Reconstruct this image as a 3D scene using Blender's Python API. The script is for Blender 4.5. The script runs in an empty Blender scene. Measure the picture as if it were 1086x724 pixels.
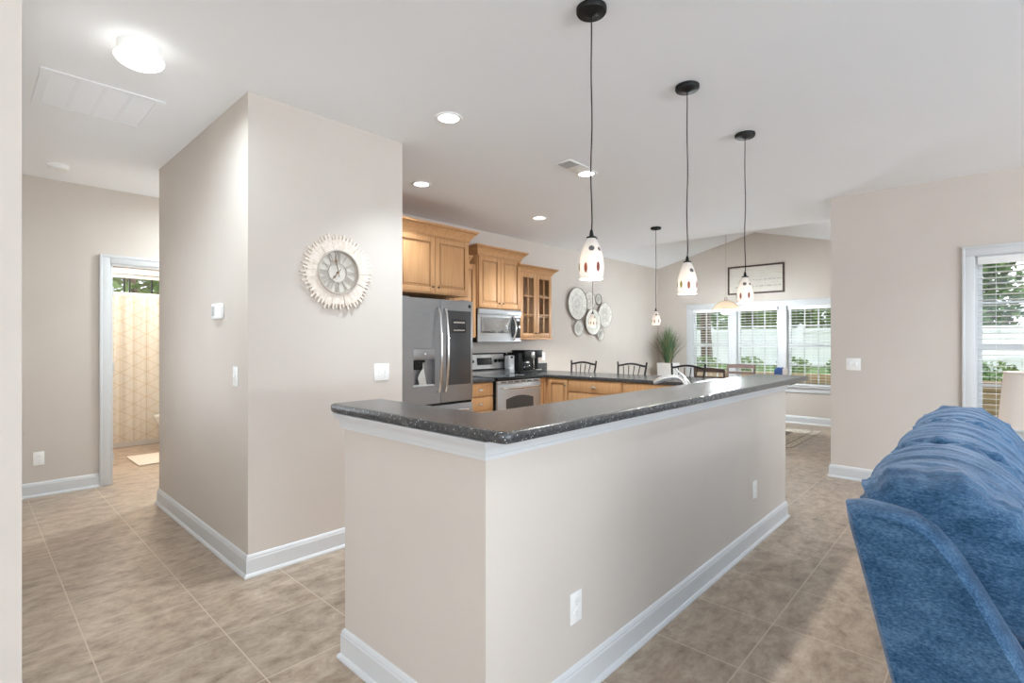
import bpy, bmesh, math, random
from mathutils import Vector, Matrix
random.seed(7)
PI = math.pi
scn = bpy.context.scene
COL = scn.collection

# ------------------------------------------------------------------ camera
AZ = math.radians(43.04)
camd = bpy.data.cameras.new('camera'); camd.lens = 18.0; camd.sensor_width = 36.0
camd.clip_start = 0.02; camd.clip_end = 200
cam = bpy.data.objects.new('camera', camd); COL.objects.link(cam)
cam.location = (0, 0, 1.33); cam.rotation_euler = (PI/2, 0, AZ - PI/2)
scn.camera = cam

# ------------------------------------------------------------------ world, exposure, daylight
scn.view_settings.view_transform = 'Standard'
scn.view_settings.look = 'None'
scn.view_settings.gamma = 1.0
scn.view_settings.use_curve_mapping = False
scn.view_settings.exposure = 1.12
scn.cycles.use_denoising = True
scn.cycles.max_bounces = 14
scn.cycles.diffuse_bounces = 10
scn.cycles.transparent_max_bounces = 16
scn.cycles.sample_clamp_indirect = 6.0
world = bpy.data.worlds.new('sky'); scn.world = world; world.use_nodes = True
wn = world.node_tree.nodes; wl = world.node_tree.links
bg = wn['Background']
tc = wn.new('ShaderNodeTexCoord'); mp = wn.new('ShaderNodeMapping'); nz = wn.new('ShaderNodeTexNoise')
mp.inputs['Scale'].default_value = (2, 2, 5); nz.inputs['Scale'].default_value = 2.2; nz.inputs['Detail'].default_value = 5
rp = wn.new('ShaderNodeValToRGB')
rp.color_ramp.elements[0].position = .42; rp.color_ramp.elements[0].color = (.80, .90, 1, 1)
rp.color_ramp.elements[1].position = .6; rp.color_ramp.elements[1].color = (1, 1, 1, 1)
wl.new(tc.outputs['Generated'], mp.inputs['Vector']); wl.new(mp.outputs[0], nz.inputs['Vector'])
wl.new(nz.outputs['Fac'], rp.inputs['Fac']); wl.new(rp.outputs[0], bg.inputs['Color'])
bg.inputs['Strength'].default_value = 1.35

def area(name, loc, direction, sx, sy, power, col=(1, 1, 1)):
    l = bpy.data.lights.new(name, 'AREA'); l.shape = 'RECTANGLE'; l.size = sx; l.size_y = sy
    l.energy = power; l.color = col
    o = bpy.data.objects.new(name, l); COL.objects.link(o); o.location = loc
    o.rotation_euler = Vector(direction).to_track_quat('-Z', 'Y').to_euler()
    return o
# area lights added in unseen, assumed windows, standing in for daylight from outside
area('added_entry_fill', (-5.93, -1.6, 1.35), (1, 0, 2.6), 5.6, 2.3, 92, (.79, .905, 1))
area('added_patio_fill', (.6, -6.93, 1.35), (0, 1, 2.6), 7.6, 2.3, 365, (.79, .905, 1))
area('added_hall_fill', (.115, 4.0, 1.45), (1, 0, .25), 1.3, 1.2, 2.9, (.84, .93, 1))  # invented hall window light, brightens the hall side of the clock wall
CAN_POWER = 23
DOME_POWER = 6.5
PEND_POWER = 13

# ------------------------------------------------------------------ materials
def mat(name, col, rough=.5, metal=0, spec=.5, emit=None, estr=0, coat=0):
    m = bpy.data.materials.new(name); m.use_nodes = True
    b = m.node_tree.nodes['Principled BSDF']
    b.inputs['Base Color'].default_value = (*col, 1); b.inputs['Roughness'].default_value = rough
    b.inputs['Metallic'].default_value = metal; b.inputs['Specular IOR Level'].default_value = spec
    b.inputs['Coat Weight'].default_value = coat
    if emit: b.inputs['Emission Color'].default_value = (*emit, 1); b.inputs['Emission Strength'].default_value = estr
    return m
def N(m, t, **kw):
    n = m.node_tree.nodes.new(t)
    for k, v in kw.items():
        if hasattr(n, k): setattr(n, k, v)
        else: n.inputs[k].default_value = v
    return n
def L(m, a, b): m.node_tree.links.new(a, b)
def BS(m): return m.node_tree.nodes['Principled BSDF']
def ramp(m, stops):
    r = N(m, 'ShaderNodeValToRGB'); e = r.color_ramp.elements
    while len(e) < len(stops): e.new(.5)
    for i, (p, c) in enumerate(stops): e[i].position = p; e[i].color = (*c, 1)
    return r
def noisy(m, c1, c2, scale, stretch=(1, 1, 1), detail=4, lo=.35, hi=.65, bump=0, bscale=None, coord='Object'):
    t = N(m, 'ShaderNodeTexCoord'); mp = N(m, 'ShaderNodeMapping', Scale=stretch)
    L(m, t.outputs[coord], mp.inputs['Vector'])
    n = N(m, 'ShaderNodeTexNoise', Scale=scale, Detail=detail); L(m, mp.outputs[0], n.inputs['Vector'])
    r = ramp(m, [(lo, c1), (hi, c2)]); L(m, n.outputs['Fac'], r.inputs['Fac']); L(m, r.outputs[0], BS(m).inputs['Base Color'])
    if bump:
        n2 = n
        if bscale:
            n2 = N(m, 'ShaderNodeTexNoise', Scale=bscale, Detail=3); L(m, mp.outputs[0], n2.inputs['Vector'])
        b = N(m, 'ShaderNodeBump', Strength=bump, Distance=.01); L(m, n2.outputs['Fac'], b.inputs['Height'])
        L(m, b.outputs[0], BS(m).inputs['Normal'])
    return m
M = {}
M['wall'] = noisy(mat('wall_paint', (.7, .64, .58), .75, spec=.25), (.59, .535, .485), (.61, .555, .505), 2.0)
M['ceil'] = noisy(mat('ceiling_paint', (.86, .86, .86), .85, spec=.15), (.88, .895, .92), (.89, .905, .93), 1.5)
M['trim'] = noisy(mat('trim_paint', (.84, .85, .86), .35), (.62, .632, .645), (.64, .652, .665), 3)
M['white'] = noisy(mat('white_plastic', (.85, .85, .84), .35), (.84, .84, .83), (.87, .87, .86), 8)
M['grey_plastic'] = noisy(mat('grey_plastic', (.5, .5, .5), .4), (.48, .48, .48), (.54, .54, .54), 8)
M['steel'] = noisy(mat('brushed_steel', (.5, .5, .5), .34, .7), (.46, .465, .47), (.56, .565, .57), 12, (1, 1, 40))
M['slate'] = noisy(mat('slate_steel', (.33, .33, .33), .38, .75), (.30, .30, .305), (.34, .34, .345), 10, (1, 1, 30))
M['brightsteel'] = noisy(mat('polished_handle', (.75, .75, .75), .18, 1), (.72, .72, .72), (.80, .80, .80), 6)
M['chrome'] = noisy(mat('faucet_nickel', (.8, .8, .8), .14, .9), (.78, .78, .78), (.85, .85, .85), 5)
M['blackglass'] = noisy(mat('black_glass', (.03, .03, .03), .06), (.022, .022, .024), (.03, .03, .032), 5)
M['greyglass'] = noisy(mat('dark_grey_glass', (.05, .05, .05), .15), (.05, .05, .052), (.06, .06, .062), 3)
M['mirrorglass'] = noisy(mat('reflective_oven_glass', (.5, .5, .5), .05, .85), (.42, .42, .42), (.5, .5, .5), 4)
M['black'] = noisy(mat('black_plastic', (.01, .01, .01), .45, spec=.22), (.006, .006, .006), (.012, .012, .012), 20)
M['blackmetal'] = noisy(mat('black_iron', (.02, .018, .016), .4, .4), (.02, .018, .017), (.035, .03, .027), 25)
M['bronze'] = noisy(mat('bronze', (.2, .13, .08), .35, .9), (.16, .10, .06), (.28, .19, .12), 30)
M['knob'] = noisy(mat('pewter_knob', (.16, .13, .11), .35, .9), (.13, .10, .085), (.22, .18, .15), 30)
M['pull'] = noisy(mat('nickel_pull', (.62, .58, .52), .3, .85), (.66, .62, .56), (.8, .76, .7), 20)
M['darkwood'] = noisy(mat('dark_brown_wood', (.09, .055, .045), .45), (.07, .045, .038), (.13, .085, .068), 8, (1, 1, 8))
M['brownframe'] = noisy(mat('brown_frame_wood', (.06, .035, .025), .5), (.05, .03, .022), (.09, .055, .04), 14, (8, 1, 1))
M['signboard'] = noisy(mat('pale_sign_board', (.62, .58, .52), .7), (.60, .56, .50), (.66, .62, .56), 5, (1, 1, 6))
M['ink'] = noisy(mat('grey_lettering', (.25, .24, .23), .7), (.24, .23, .22), (.3, .29, .28), 20)
M['taupe'] = noisy(mat('taupe_metal', (.42, .36, .31), .5, .3), (.44, .39, .34), (.54, .48, .42), 12)
M['whitewash'] = noisy(mat('whitewashed_wood', (.72, .64, .56), .7), (.68, .58, .49), (.80, .72, .65), 16, (3, 1, 3), bump=.1)
M['shell'] = noisy(mat('capiz_disc', (.72, .69, .62), .45), (.66, .63, .57), (.80, .78, .72), 18)
M['wire'] = noisy(mat('grey_wire', (.25, .22, .19), .4, .7), (.27, .24, .21), (.38, .34, .30), 15)
M['planter'] = noisy(mat('white_planter', (.8, .79, .76), .5), (.74, .73, .70), (.82, .81, .79), 10, (6, 6, 1))
M['curtainrod'] = noisy(mat('white_rod', (.8, .8, .8), .3), (.78, .78, .78), (.82, .82, .82), 5)
M['tub'] = noisy(mat('white_porcelain', (.82, .82, .8), .15), (.80, .80, .79), (.84, .84, .83), 4)
M['mat'] = noisy(mat('cream_bath_mat', (.72, .66, .57), .9), (.68, .62, .53), (.78, .72, .63), 60, bump=.3)
M['lampshade'] = mat('linen_shade', (.84, .74, .66), .8)
M['blue'] = noisy(mat('blue_box', (.05, .13, .38), .5), (.04, .11, .34), (.07, .17, .45), 10)
M['fence'] = noisy(mat('white_vinyl', (.8, .82, .83), .4), (.78, .80, .81), (.83, .85, .86), 2)
M['bark'] = noisy(mat('bark', (.12, .085, .06), .9), (.08, .058, .042), (.19, .14, .105), 12, (1, 1, .3), bump=.6)
M['timber'] = noisy(mat('timber_edging', (.45, .30, .17), .8), (.38, .25, .14), (.55, .38, .22), 5, (.4, .4, 6))
M['grass'] = noisy(mat('lawn_grass', (.12, .2, .06), .95), (.08, .15, .04), (.18, .28, .09), 8)
M['leafcore'] = noisy(mat('seat_fabric', (.1, .1, .1), .9), (.12, .11, .10), (.18, .165, .15), 30)

def wood(name, c1, c2):
    m = mat(name, c1, .38, spec=.4)
    noisy(m, c1, c2, 5, (9, 9, .7), 6, .3, .7)
    return m
M['maple'] = wood('maple', (.51, .265, .112), (.61, .345, .165))
M['mapleglaze'] = wood('maple_glaze_line', (.27, .125, .05), (.32, .155, .07))

def leafmat(name, a, b):
    m = mat(name, a, .6); noisy(m, a, b, 1.6, (1, 1, 1), 3, .35, .65)
    BS(m).inputs['Subsurface Weight'].default_value = 0
    return m
M['leaf'] = leafmat('tree_leaves', (.07, .16, .035), (.22, .36, .10))
M['leaf2'] = leafmat('shrub_leaves', (.10, .20, .05), (.26, .36, .12))
M['blade'] = leafmat('grass_blades', (.05, .12, .06), (.17, .26, .12))

# floor tile: square travertine-look ceramic, 0.447 m pitch
m = mat('floor_tile', (.4, .3, .22), .34, spec=.6)
t = N(m, 'ShaderNodeTexCoord'); mp = N(m, 'ShaderNodeMapping'); mp.inputs['Location'].default_value = (-.815, -.748 - .0, 0)
L(m, t.outputs['Object'], mp.inputs['Vector'])
br = N(m, 'ShaderNodeTexBrick', offset=0.0, squash=1.0)
br.inputs['Scale'].default_value = 1; br.inputs['Brick Width'].default_value = .447; br.inputs['Row Height'].default_value = .447
br.inputs['Mortar Size'].default_value = .003; br.inputs['Mortar Smooth'].default_value = .3; br.inputs['Bias'].default_value = 0
br.inputs['Color1'].default_value = (.0, .0, .0, 1); br.inputs['Color2'].default_value = (1, 1, 1, 1); br.inputs['Mortar'].default_value = (.5, .5, .5, 1)
L(m, mp.outputs[0], br.inputs['Vector'])
mp2 = N(m, 'ShaderNodeMapping', Scale=(1.0, 1.55, 1)); L(m, t.outputs['Object'], mp2.inputs['Vector'])
dsp = N(m, 'ShaderNodeTexNoise', Scale=3.0, Detail=3); L(m, mp2.outputs[0], dsp.inputs['Vector'])
off = N(m, 'ShaderNodeVectorMath', operation='MULTIPLY_ADD'); off.inputs[1].default_value = (.16, .16, 0)
L(m, dsp.outputs['Color'], off.inputs[0]); L(m, mp2.outputs[0], off.inputs[2])
n1 = N(m, 'ShaderNodeTexNoise', Scale=7.5, Detail=12, Roughness=.76); L(m, off.outputs[0], n1.inputs['Vector'])
r1 = ramp(m, [(.32, (.16, .115, .08)), (.43, (.30, .228, .17)), (.52, (.385, .302, .232)), (.60, (.45, .365, .29)), (.72, (.56, .475, .395))])
L(m, n1.outputs['Fac'], r1.inputs['Fac'])
tv = N(m, 'ShaderNodeMix', data_type='RGBA', blend_type='MULTIPLY'); tv.inputs[0].default_value = 1
vr = ramp(m, [(0, (.93, .93, .93)), (1, (1.05, 1.04, 1.02))]); L(m, br.outputs['Color'], vr.inputs['Fac'])
L(m, r1.outputs[0], tv.inputs[6]); L(m, vr.outputs[0], tv.inputs[7])
mx = N(m, 'ShaderNodeMix', data_type='RGBA'); L(m, br.outputs['Fac'], mx.inputs[0]); L(m, tv.outputs[2], mx.inputs[6])
mx.inputs[7].default_value = (.52, .43, .34, 1); L(m, mx.outputs[2], BS(m).inputs['Base Color'])
bp = N(m, 'ShaderNodeBump', Strength=.25, Distance=.004, invert=True); L(m, br.outputs['Fac'], bp.inputs['Height'])
bp2 = N(m, 'ShaderNodeBump', Strength=.08, Distance=.004); L(m, n1.outputs['Fac'], bp2.inputs['Height']); L(m, bp.outputs[0], bp2.inputs['Normal'])
L(m, bp2.outputs[0], BS(m).inputs['Normal'])
M['tile'] = m

# speckled charcoal counter
m = mat('speckled_charcoal', (.05, .05, .05), .23, spec=.5)
t = N(m, 'ShaderNodeTexCoord')
v = N(m, 'ShaderNodeTexVoronoi', Scale=170); L(m, t.outputs['Object'], v.inputs['Vector'])
wn_ = N(m, 'ShaderNodeTexWhiteNoise'); L(m, v.outputs['Color'], wn_.inputs['Vector'])
gt = N(m, 'ShaderNodeMath', operation='GREATER_THAN'); gt.inputs[1].default_value = .90; L(m, wn_.outputs['Value'], gt.inputs[0])
lt = N(m, 'ShaderNodeMath', operation='LESS_THAN'); lt.inputs[1].default_value = .33; L(m, v.outputs['Distance'], lt.inputs[0])
ml = N(m, 'ShaderNodeMath', operation='MULTIPLY'); L(m, gt.outputs[0], ml.inputs[0]); L(m, lt.outputs[0], ml.inputs[1])
n1 = N(m, 'ShaderNodeTexNoise', Scale=90, Detail=3); L(m, t.outputs['Object'], n1.inputs['Vector'])
r1 = ramp(m, [(.35, (.035, .035, .036)), (.65, (.075, .075, .077))]); L(m, n1.outputs['Fac'], r1.inputs['Fac'])
mx = N(m, 'ShaderNodeMix', data_type='RGBA'); L(m, ml.outputs[0], mx.inputs[0]); L(m, r1.outputs[0], mx.inputs[6]); mx.inputs[7].default_value = (.5, .5, .5, 1)
L(m, mx.outputs[2], BS(m).inputs['Base Color'])
M['granite'] = m

# clear glazing
def glassmat(name, tint):
    m = bpy.data.materials.new(name); m.use_nodes = True; nt = m.node_tree; nt.nodes.remove(nt.nodes['Principled BSDF'])
    tr = N(m, 'ShaderNodeBsdfTransparent'); tr.inputs[0].default_value = (*tint, 1)
    gl = N(m, 'ShaderNodeBsdfGlossy', Roughness=.02); lw = N(m, 'ShaderNodeLayerWeight', Blend=.5); pw = N(m, 'ShaderNodeMath', operation='POWER'); pw.inputs[1].default_value = 5
    L(m, lw.outputs['Facing'], pw.inputs[0]); fr = N(m, 'ShaderNodeMath', operation='MULTIPLY_ADD'); fr.inputs[1].default_value = .9; fr.inputs[2].default_value = .04; L(m, pw.outputs[0], fr.inputs[0])
    ms = N(m, 'ShaderNodeMixShader'); L(m, fr.outputs[0], ms.inputs[0]); L(m, tr.outputs[0], ms.inputs[1]); L(m, gl.outputs[0], ms.inputs[2])
    L(m, ms.outputs[0], nt.nodes['Material Output'].inputs['Surface'])
    return m
M['glass'] = glassmat('window_glass', (.975, .98, .98))
M['cabglass'] = glassmat('cabinet_glass', (.95, .96, .97))

def translucent(name, col, spots=()):
    m = bpy.data.materials.new(name); m.use_nodes = True; nt = m.node_tree; nt.nodes.remove(nt.nodes['Principled BSDF'])
    df = N(m, 'ShaderNodeBsdfDiffuse'); tl = N(m, 'ShaderNodeBsdfTranslucent'); gl = N(m, 'ShaderNodeBsdfGlossy', Roughness=.15)
    a = N(m, 'ShaderNodeMixShader'); a.inputs[0].default_value = .55
    b = N(m, 'ShaderNodeMixShader'); fr = N(m, 'ShaderNodeFresnel', IOR=1.3)
    L(m, df.outputs[0], a.inputs[1]); L(m, tl.outputs[0], a.inputs[2]); L(m, fr.outputs[0], b.inputs[0]); L(m, a.outputs[0], b.inputs[1]); L(m, gl.outputs[0], b.inputs[2])
    L(m, b.outputs[0], nt.nodes['Material Output'].inputs['Surface'])
    cur = N(m, 'ShaderNodeRGB'); cur.outputs[0].default_value = (*col, 1); out = cur.outputs[0]
    t = N(m, 'ShaderNodeTexCoord')
    for (c, inv, colr) in spots:
        s = N(m, 'ShaderNodeVectorMath', operation='SUBTRACT'); s.inputs[1].default_value = c; L(m, t.outputs['Object'], s.inputs[0])
        k = N(m, 'ShaderNodeVectorMath', operation='MULTIPLY'); k.inputs[1].default_value = inv; L(m, s.outputs[0], k.inputs[0])
        ln = N(m, 'ShaderNodeVectorMath', operation='LENGTH'); L(m, k.outputs[0], ln.inputs[0])
        mr = N(m, 'ShaderNodeMapRange'); mr.inputs[1].default_value = .75; mr.inputs[2].default_value = 1.0; mr.inputs[3].default_value = 1; mr.inputs[4].default_value = 0
        L(m, ln.outputs['Value'], mr.inputs[0])
        mx = N(m, 'ShaderNodeMix', data_type='RGBA'); L(m, mr.outputs[0], mx.inputs[0]); L(m, out, mx.inputs[6]); mx.inputs[7].default_value = (*colr, 1)
        out = mx.outputs[2]
    L(m, out, df.inputs[0]); L(m, out, tl.inputs[0])
    return m
sp = []
for ang, z, r, h, c in [(-8, .125, .011, .014, (.16, .16, .165)), (42, .122, .008, .012, (.18, .18, .185)), (22, .048, .007, .024, (.20, .065, .05)), (-35, .045, .007, .024, (.26, .11, .07)),
                        (120, .12, .01, .014, (.16, .16, .16)), (150, .05, .007, .024, (.2, .07, .05)), (200, .125, .01, .014, (.16, .15, .15)), (-80, .05, .007, .022, (.24, .21, .07)), (240, .05, .007, .022, (.22, .07, .05))]:
    R = .037 if z > .1 else .052
    a = math.radians(-137 + ang)
    sp.append(((R*math.cos(a), R*math.sin(a), z), (1/r/1.25, 1/r/1.25, 1/h), c))
M['artglass'] = translucent('white_art_glass', (.88, .84, .80), sp)
M['domeglass'] = translucent('cream_dome_glass', (.86, .76, .64))
M['frost'] = mat('frosted_lamp_glass', (.9, .9, .88), .4, emit=(1, .985, .95), estr=1.15)
M['bulb'] = mat('lit_bulb', (.9, .9, .9), .4, emit=(1, .95, .86), estr=3.0)
M['canlens'] = mat('lit_downlight_lens', (.9, .9, .9), .4, emit=(1, .985, .96), estr=4.0)

# blue chenille with soft mottling
m = mat('blue_chenille', (.09, .18, .33), .95, spec=.12)
t = N(m, 'ShaderNodeTexCoord'); mp = N(m, 'ShaderNodeMapping', Scale=(1, .45, 1)); L(m, t.outputs['Object'], mp.inputs['Vector'])
na = N(m, 'ShaderNodeTexNoise', Scale=26, Detail=4); L(m, mp.outputs[0], na.inputs['Vector'])
nb1 = N(m, 'ShaderNodeTexNoise', Scale=210, Detail=4, Roughness=.7); L(m, mp.outputs[0], nb1.inputs['Vector'])
mm = N(m, 'ShaderNodeMix', data_type='FLOAT'); mm.inputs[0].default_value = .62; L(m, na.outputs['Fac'], mm.inputs[2]); L(m, nb1.outputs['Fac'], mm.inputs[3])
r1 = ramp(m, [(.38, (.014, .045, .098)), (.5, (.036, .092, .175)), (.62, (.085, .16, .265))]); L(m, mm.outputs[0], r1.inputs['Fac'])
L(m, r1.outputs[0], BS(m).inputs['Base Color'])
bu = N(m, 'ShaderNodeBump', Strength=.3, Distance=.004); L(m, nb1.outputs['Fac'], bu.inputs['Height']); L(m, bu.outputs[0], BS(m).inputs['Normal'])
BS(m).inputs['Sheen Weight'].default_value = .35; BS(m).inputs['Sheen Roughness'].default_value = .4
BS(m).inputs['Sheen Tint'].default_value = (.75, .78, .88, 1)
M['sofa'] = m

# shower curtain: cream cloth with a gold outlined cube pattern
m = mat('curtain_cloth', (.8, .74, .64), .85)
t = N(m, 'ShaderNodeTexCoord'); sx = N(m, 'ShaderNodeSeparateXYZ'); L(m, t.outputs['Object'], sx.inputs[0])
acc = None
for kx, kz in ((1.0, .577), (1.0, -.577), (0.0, 0.0)):
    c = N(m, 'ShaderNodeCombineXYZ')
    if kx:
        a = N(m, 'ShaderNodeMath', operation='MULTIPLY'); a.inputs[1].default_value = kz; L(m, sx.outputs['X'], a.inputs[0])
        b = N(m, 'ShaderNodeMath', operation='ADD'); L(m, a.outputs[0], b.inputs[0]); L(m, sx.outputs['Z'], b.inputs[1])
        val, per = b.outputs[0], .16
    else: val, per = sx.outputs['X'], .1387
    d = N(m, 'ShaderNodeMath', operation='DIVIDE'); d.inputs[1].default_value = per; L(m, val, d.inputs[0])
    f = N(m, 'ShaderNodeMath', operation='FRACT'); L(m, d.outputs[0], f.inputs[0])
    g = N(m, 'ShaderNodeMath', operation='LESS_THAN'); g.inputs[1].default_value = .055 if kx else .05; L(m, f.outputs[0], g.inputs[0])
    if acc is None: acc = g.outputs[0]
    else:
        mxm = N(m, 'ShaderNodeMath', operation='MAXIMUM'); L(m, acc, mxm.inputs[0]); L(m, g.outputs[0], mxm.inputs[1]); acc = mxm.outputs[0]
mx = N(m, 'ShaderNodeMix', data_type='RGBA'); L(m, acc, mx.inputs[0]); mx.inputs[6].default_value = (.84, .80, .73, 1); mx.inputs[7].default_value = (.72, .62, .48, 1)
L(m, mx.outputs[2], BS(m).inputs['Base Color'])
M['curtain'] = m

# rug
m = mat('rug_pile', (.5, .45, .38), .95)
noisy(m, (.46, .40, .32), (.66, .60, .51), 26, (1, 1, 1), 4, .4, .6, bump=.2)
M['rug'] = m
M['rugdark'] = noisy(mat('rug_centre', (.25, .22, .19), .95), (.22, .19, .16), (.36, .32, .27), 22, bump=.2)

# ------------------------------------------------------------------ mesh helpers
ORG = {}
def box(bm, x0, x1, y0, y1, z0, z1, bev=0, seg=2):
    t = bmesh.new()
    vs = [t.verts.new((x, y, z)) for z in (z0, z1) for y in (y0, y1) for x in (x0, x1)]
    for f in ((0, 2, 3, 1), (4, 5, 7, 6), (0, 1, 5, 4), (2, 6, 7, 3), (0, 4, 6, 2), (1, 3, 7, 5)): t.faces.new([vs[i] for i in f])
    if bev: bmesh.ops.bevel(t, geom=list(t.edges), offset=bev, segments=seg, affect='EDGES', profile=.5)
    merge(bm, t); return bm
def merge(bm, t, mtx=None):
    if mtx is not None: bmesh.ops.transform(t, matrix=mtx, verts=t.verts)
    mp = {v: bm.verts.new(v.co) for v in t.verts}
    for f in t.faces:
        try: bm.faces.new([mp[v] for v in f.verts])
        except ValueError: pass
    t.free()
def nb(): return bmesh.new()
def B(*a, **k): return box(nb(), *a, **k)
def lathe(bm, prof, c=(0, 0, 0), seg=32, axis='Z', cap=True):
    """prof: list of (r, h); revolved about the axis through c."""
    t = bmesh.new(); rings = []
    for r, h in prof:
        if r < 1e-6: rings.append([t.verts.new((0, 0, h))])
        else: rings.append([t.verts.new((r*math.cos(2*PI*i/seg), r*math.sin(2*PI*i/seg), h)) for i in range(seg)])
    for a, b in zip(rings, rings[1:]):
        if len(a) == 1 and len(b) == 1: continue
        for i in range(seg):
            j = (i+1) % seg
            if len(a) == 1: t.faces.new((a[0], b[j], b[i]))
            elif len(b) == 1: t.faces.new((a[i], a[j], b[0]))
            else: t.faces.new((a[i], a[j], b[j], b[i]))
    if cap:
        if len(rings[0]) > 1: t.faces.new(list(reversed(rings[0])))
        if len(rings[-1]) > 1: t.faces.new(rings[-1])
    m = Matrix.Translation(c)
    if axis == 'X': m = m @ Matrix.Rotation(PI/2, 4, 'Y')
    elif axis == 'Y': m = m @ Matrix.Rotation(-PI/2, 4, 'X')
    elif isinstance(axis, Vector): m = m @ axis.to_track_quat('Z', 'Y').to_matrix().to_4x4()
    bmesh.ops.recalc_face_normals(t, faces=t.faces)
    merge(bm, t, m); return bm
def cyl(bm, c, r, h, axis='Z', seg=24, bev=0):
    p = [(r, 0), (r, h)] if not bev else [(r-bev, 0), (r, bev), (r, h-bev), (r-bev, h)]
    return lathe(bm, p, c, seg, axis)
def tube(bm, pts, r, seg=10, cap=True, flat=1.0):
    """Round bar along a polyline; r a number or a list."""
    pts = [Vector(p) for p in pts]; n = len(pts)
    rs = r if isinstance(r, (list, tuple)) else [r]*n
    T = []
    for i in range(n):
        a = pts[max(i-1, 0)]; b = pts[min(i+1, n-1)]; T.append((b-a).normalized())
    up = Vector((0, 0, 1)) if abs(T[0].z) < .9 else Vector((1, 0, 0))
    u = T[0].cross(up).normalized(); rings = []
    for i in range(n):
        u = (u - T[i]*u.dot(T[i])).normalized(); v = T[i].cross(u)
        rings.append([bm.verts.new(pts[i] + rs[i]*(u*math.cos(2*PI*k/seg)*flat + v*math.sin(2*PI*k/seg))) for k in range(seg)])
    for a, b in zip(rings, rings[1:]):
        for k in range(seg):
            j = (k+1) % seg; bm.faces.new((a[k], a[j], b[j], b[k]))
    if cap: bm.faces.new(list(reversed(rings[0]))); bm.faces.new(rings[-1])
    return bm
def arc(p0, p1, p2, n=8):
    """Quadratic curve p0 -> p2 pulled towards p1."""
    p0, p1, p2 = map(Vector, (p0, p1, p2))
    return [p0*(1-t)**2 + p1*2*t*(1-t) + p2*t*t for t in [i/n for i in range(n+1)]]
def offs(poly, d, closed=True):
    """Offset a plan polyline to its right-hand side by d (mitred)."""
    n = len(poly); out = []
    for i in range(n):
        p = Vector(poly[i][:2])
        def nrm(a, b):
            t = (Vector(b[:2]) - Vector(a[:2])).normalized(); return Vector((t.y, -t.x))
        ns = []
        if closed or i > 0: ns.append(nrm(poly[i-1], poly[i]))
        if closed or i < n-1: ns.append(nrm(poly[i], poly[(i+1) % n]))
        if len(ns) == 1: q = p + ns[0]*d
        else: q = p + (ns[0]+ns[1]) * (d / (1 + ns[0].dot(ns[1])))
        out.append((q.x, q.y))
    return out
def sweep(bm, path, prof, closed=False):
    """Sweep a profile of (outward d, z) along a plan path, mitred; outward = right of travel."""
    rows = []
    for d, z in prof: rows.append([bm.verts.new((x, y, z)) for x, y in offs(path, d, closed)])
    m = len(path)
    rng = range(m) if closed else range(m-1)
    k = len(rows)
    for a in range(k):
        A, Bq = rows[a], rows[(a+1) % k]
        for i in rng: bm.faces.new((A[i], A[(i+1) % m], Bq[(i+1) % m], Bq[i]))
    if not closed:
        bm.faces.new([r[0] for r in rows]); bm.faces.new([r[-1] for r in reversed(rows)])
    bmesh.ops.recalc_face_normals(bm, faces=bm.faces)
    return bm
def roundpoly(poly, rad, n=6):
    out = []; m = len(poly)
    for i, p in enumerate(poly):
        r = rad[i] if isinstance(rad, (list, tuple)) else rad
        p = Vector(p); a = (Vector(poly[i-1]) - p).normalized(); b = (Vector(poly[(i+1) % m]) - p).normalized()
        if r <= 0: out.append(tuple(p)); continue
        out += [tuple(q) for q in arc((*(p+a*r), 0), (*p, 0), (*(p+b*r), 0), n)]
    return [(q[0], q[1]) for q in out]
def slab(bm, poly, z0, z1, r=.008):
    """Counter slab: counter-clockwise plan outline with eased top and bottom edges."""
    rows = []
    for d, z in ((-r-.003, z0), (-r, z0), (-r*.3, z0+r*.3), (0, z0+r), (0, z1-r), (-r*.3, z1-r*.3), (-r, z1), (-r-.003, z1)):
        rows.append([bm.verts.new((x, y, z)) for x, y in (offs(poly, d) if d else poly)])
    n = len(poly)
    for a, b in zip(rows, rows[1:]):
        for i in range(n): bm.faces.new((a[i], a[(i+1) % n], b[(i+1) % n], b[i]))
    bm.faces.new(list(reversed(rows[0]))); bm.faces.new(rows[-1])
    return bm
def prism(bm, pts, d, axis):
    """Extrude a 3-D planar polygon by vector d."""
    d = Vector(axis)*d
    a = [bm.verts.new(p) for p in pts]; b = [bm.verts.new(Vector(p)+d) for p in pts]; n = len(pts)
    bm.faces.new(list(reversed(a))); bm.faces.new(b)
    for i in range(n): bm.faces.new((a[i], a[(i+1) % n], b[(i+1) % n], b[i]))
    bmesh.ops.recalc_face_normals(bm, faces=bm.faces)
    return bm
def link(name, bm, m, parent=None, loc=None, smooth=True, ang=35):
    """One mesh object from a bmesh drawn in world (or thing) coordinates."""
    base = Vector(loc) if loc is not None else (ORG.get(parent.name, Vector()) if parent else Vector())
    if base.length: bmesh.ops.translate(bm, verts=bm.verts, vec=-base)
    me = bpy.data.meshes.new(name); bm.to_mesh(me); bm.free()
    if smooth:
        me.shade_smooth(); me.set_sharp_from_angle(angle=math.radians(ang))
    me.materials.append(M[m] if isinstance(m, str) else m)
    o = bpy.data.objects.new(name, me); COL.objects.link(o)
    ORG[o.name] = base
    if parent: o.parent = parent
    elif loc is not None: o.location = loc
    return o
def tag(o, label, cat, group=None, kind=None):
    o['label'] = label; o['category'] = cat
    if group: o['group'] = group
    if kind: o['kind'] = kind
    return o
def thing(name, label, cat, loc, group=None, kind=None):
    o = bpy.data.objects.new(name, None); COL.objects.link(o); o.location = loc; o.empty_display_size = .1
    ORG[o.name] = Vector(loc)
    return tag(o, label, cat, group, kind)
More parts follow.
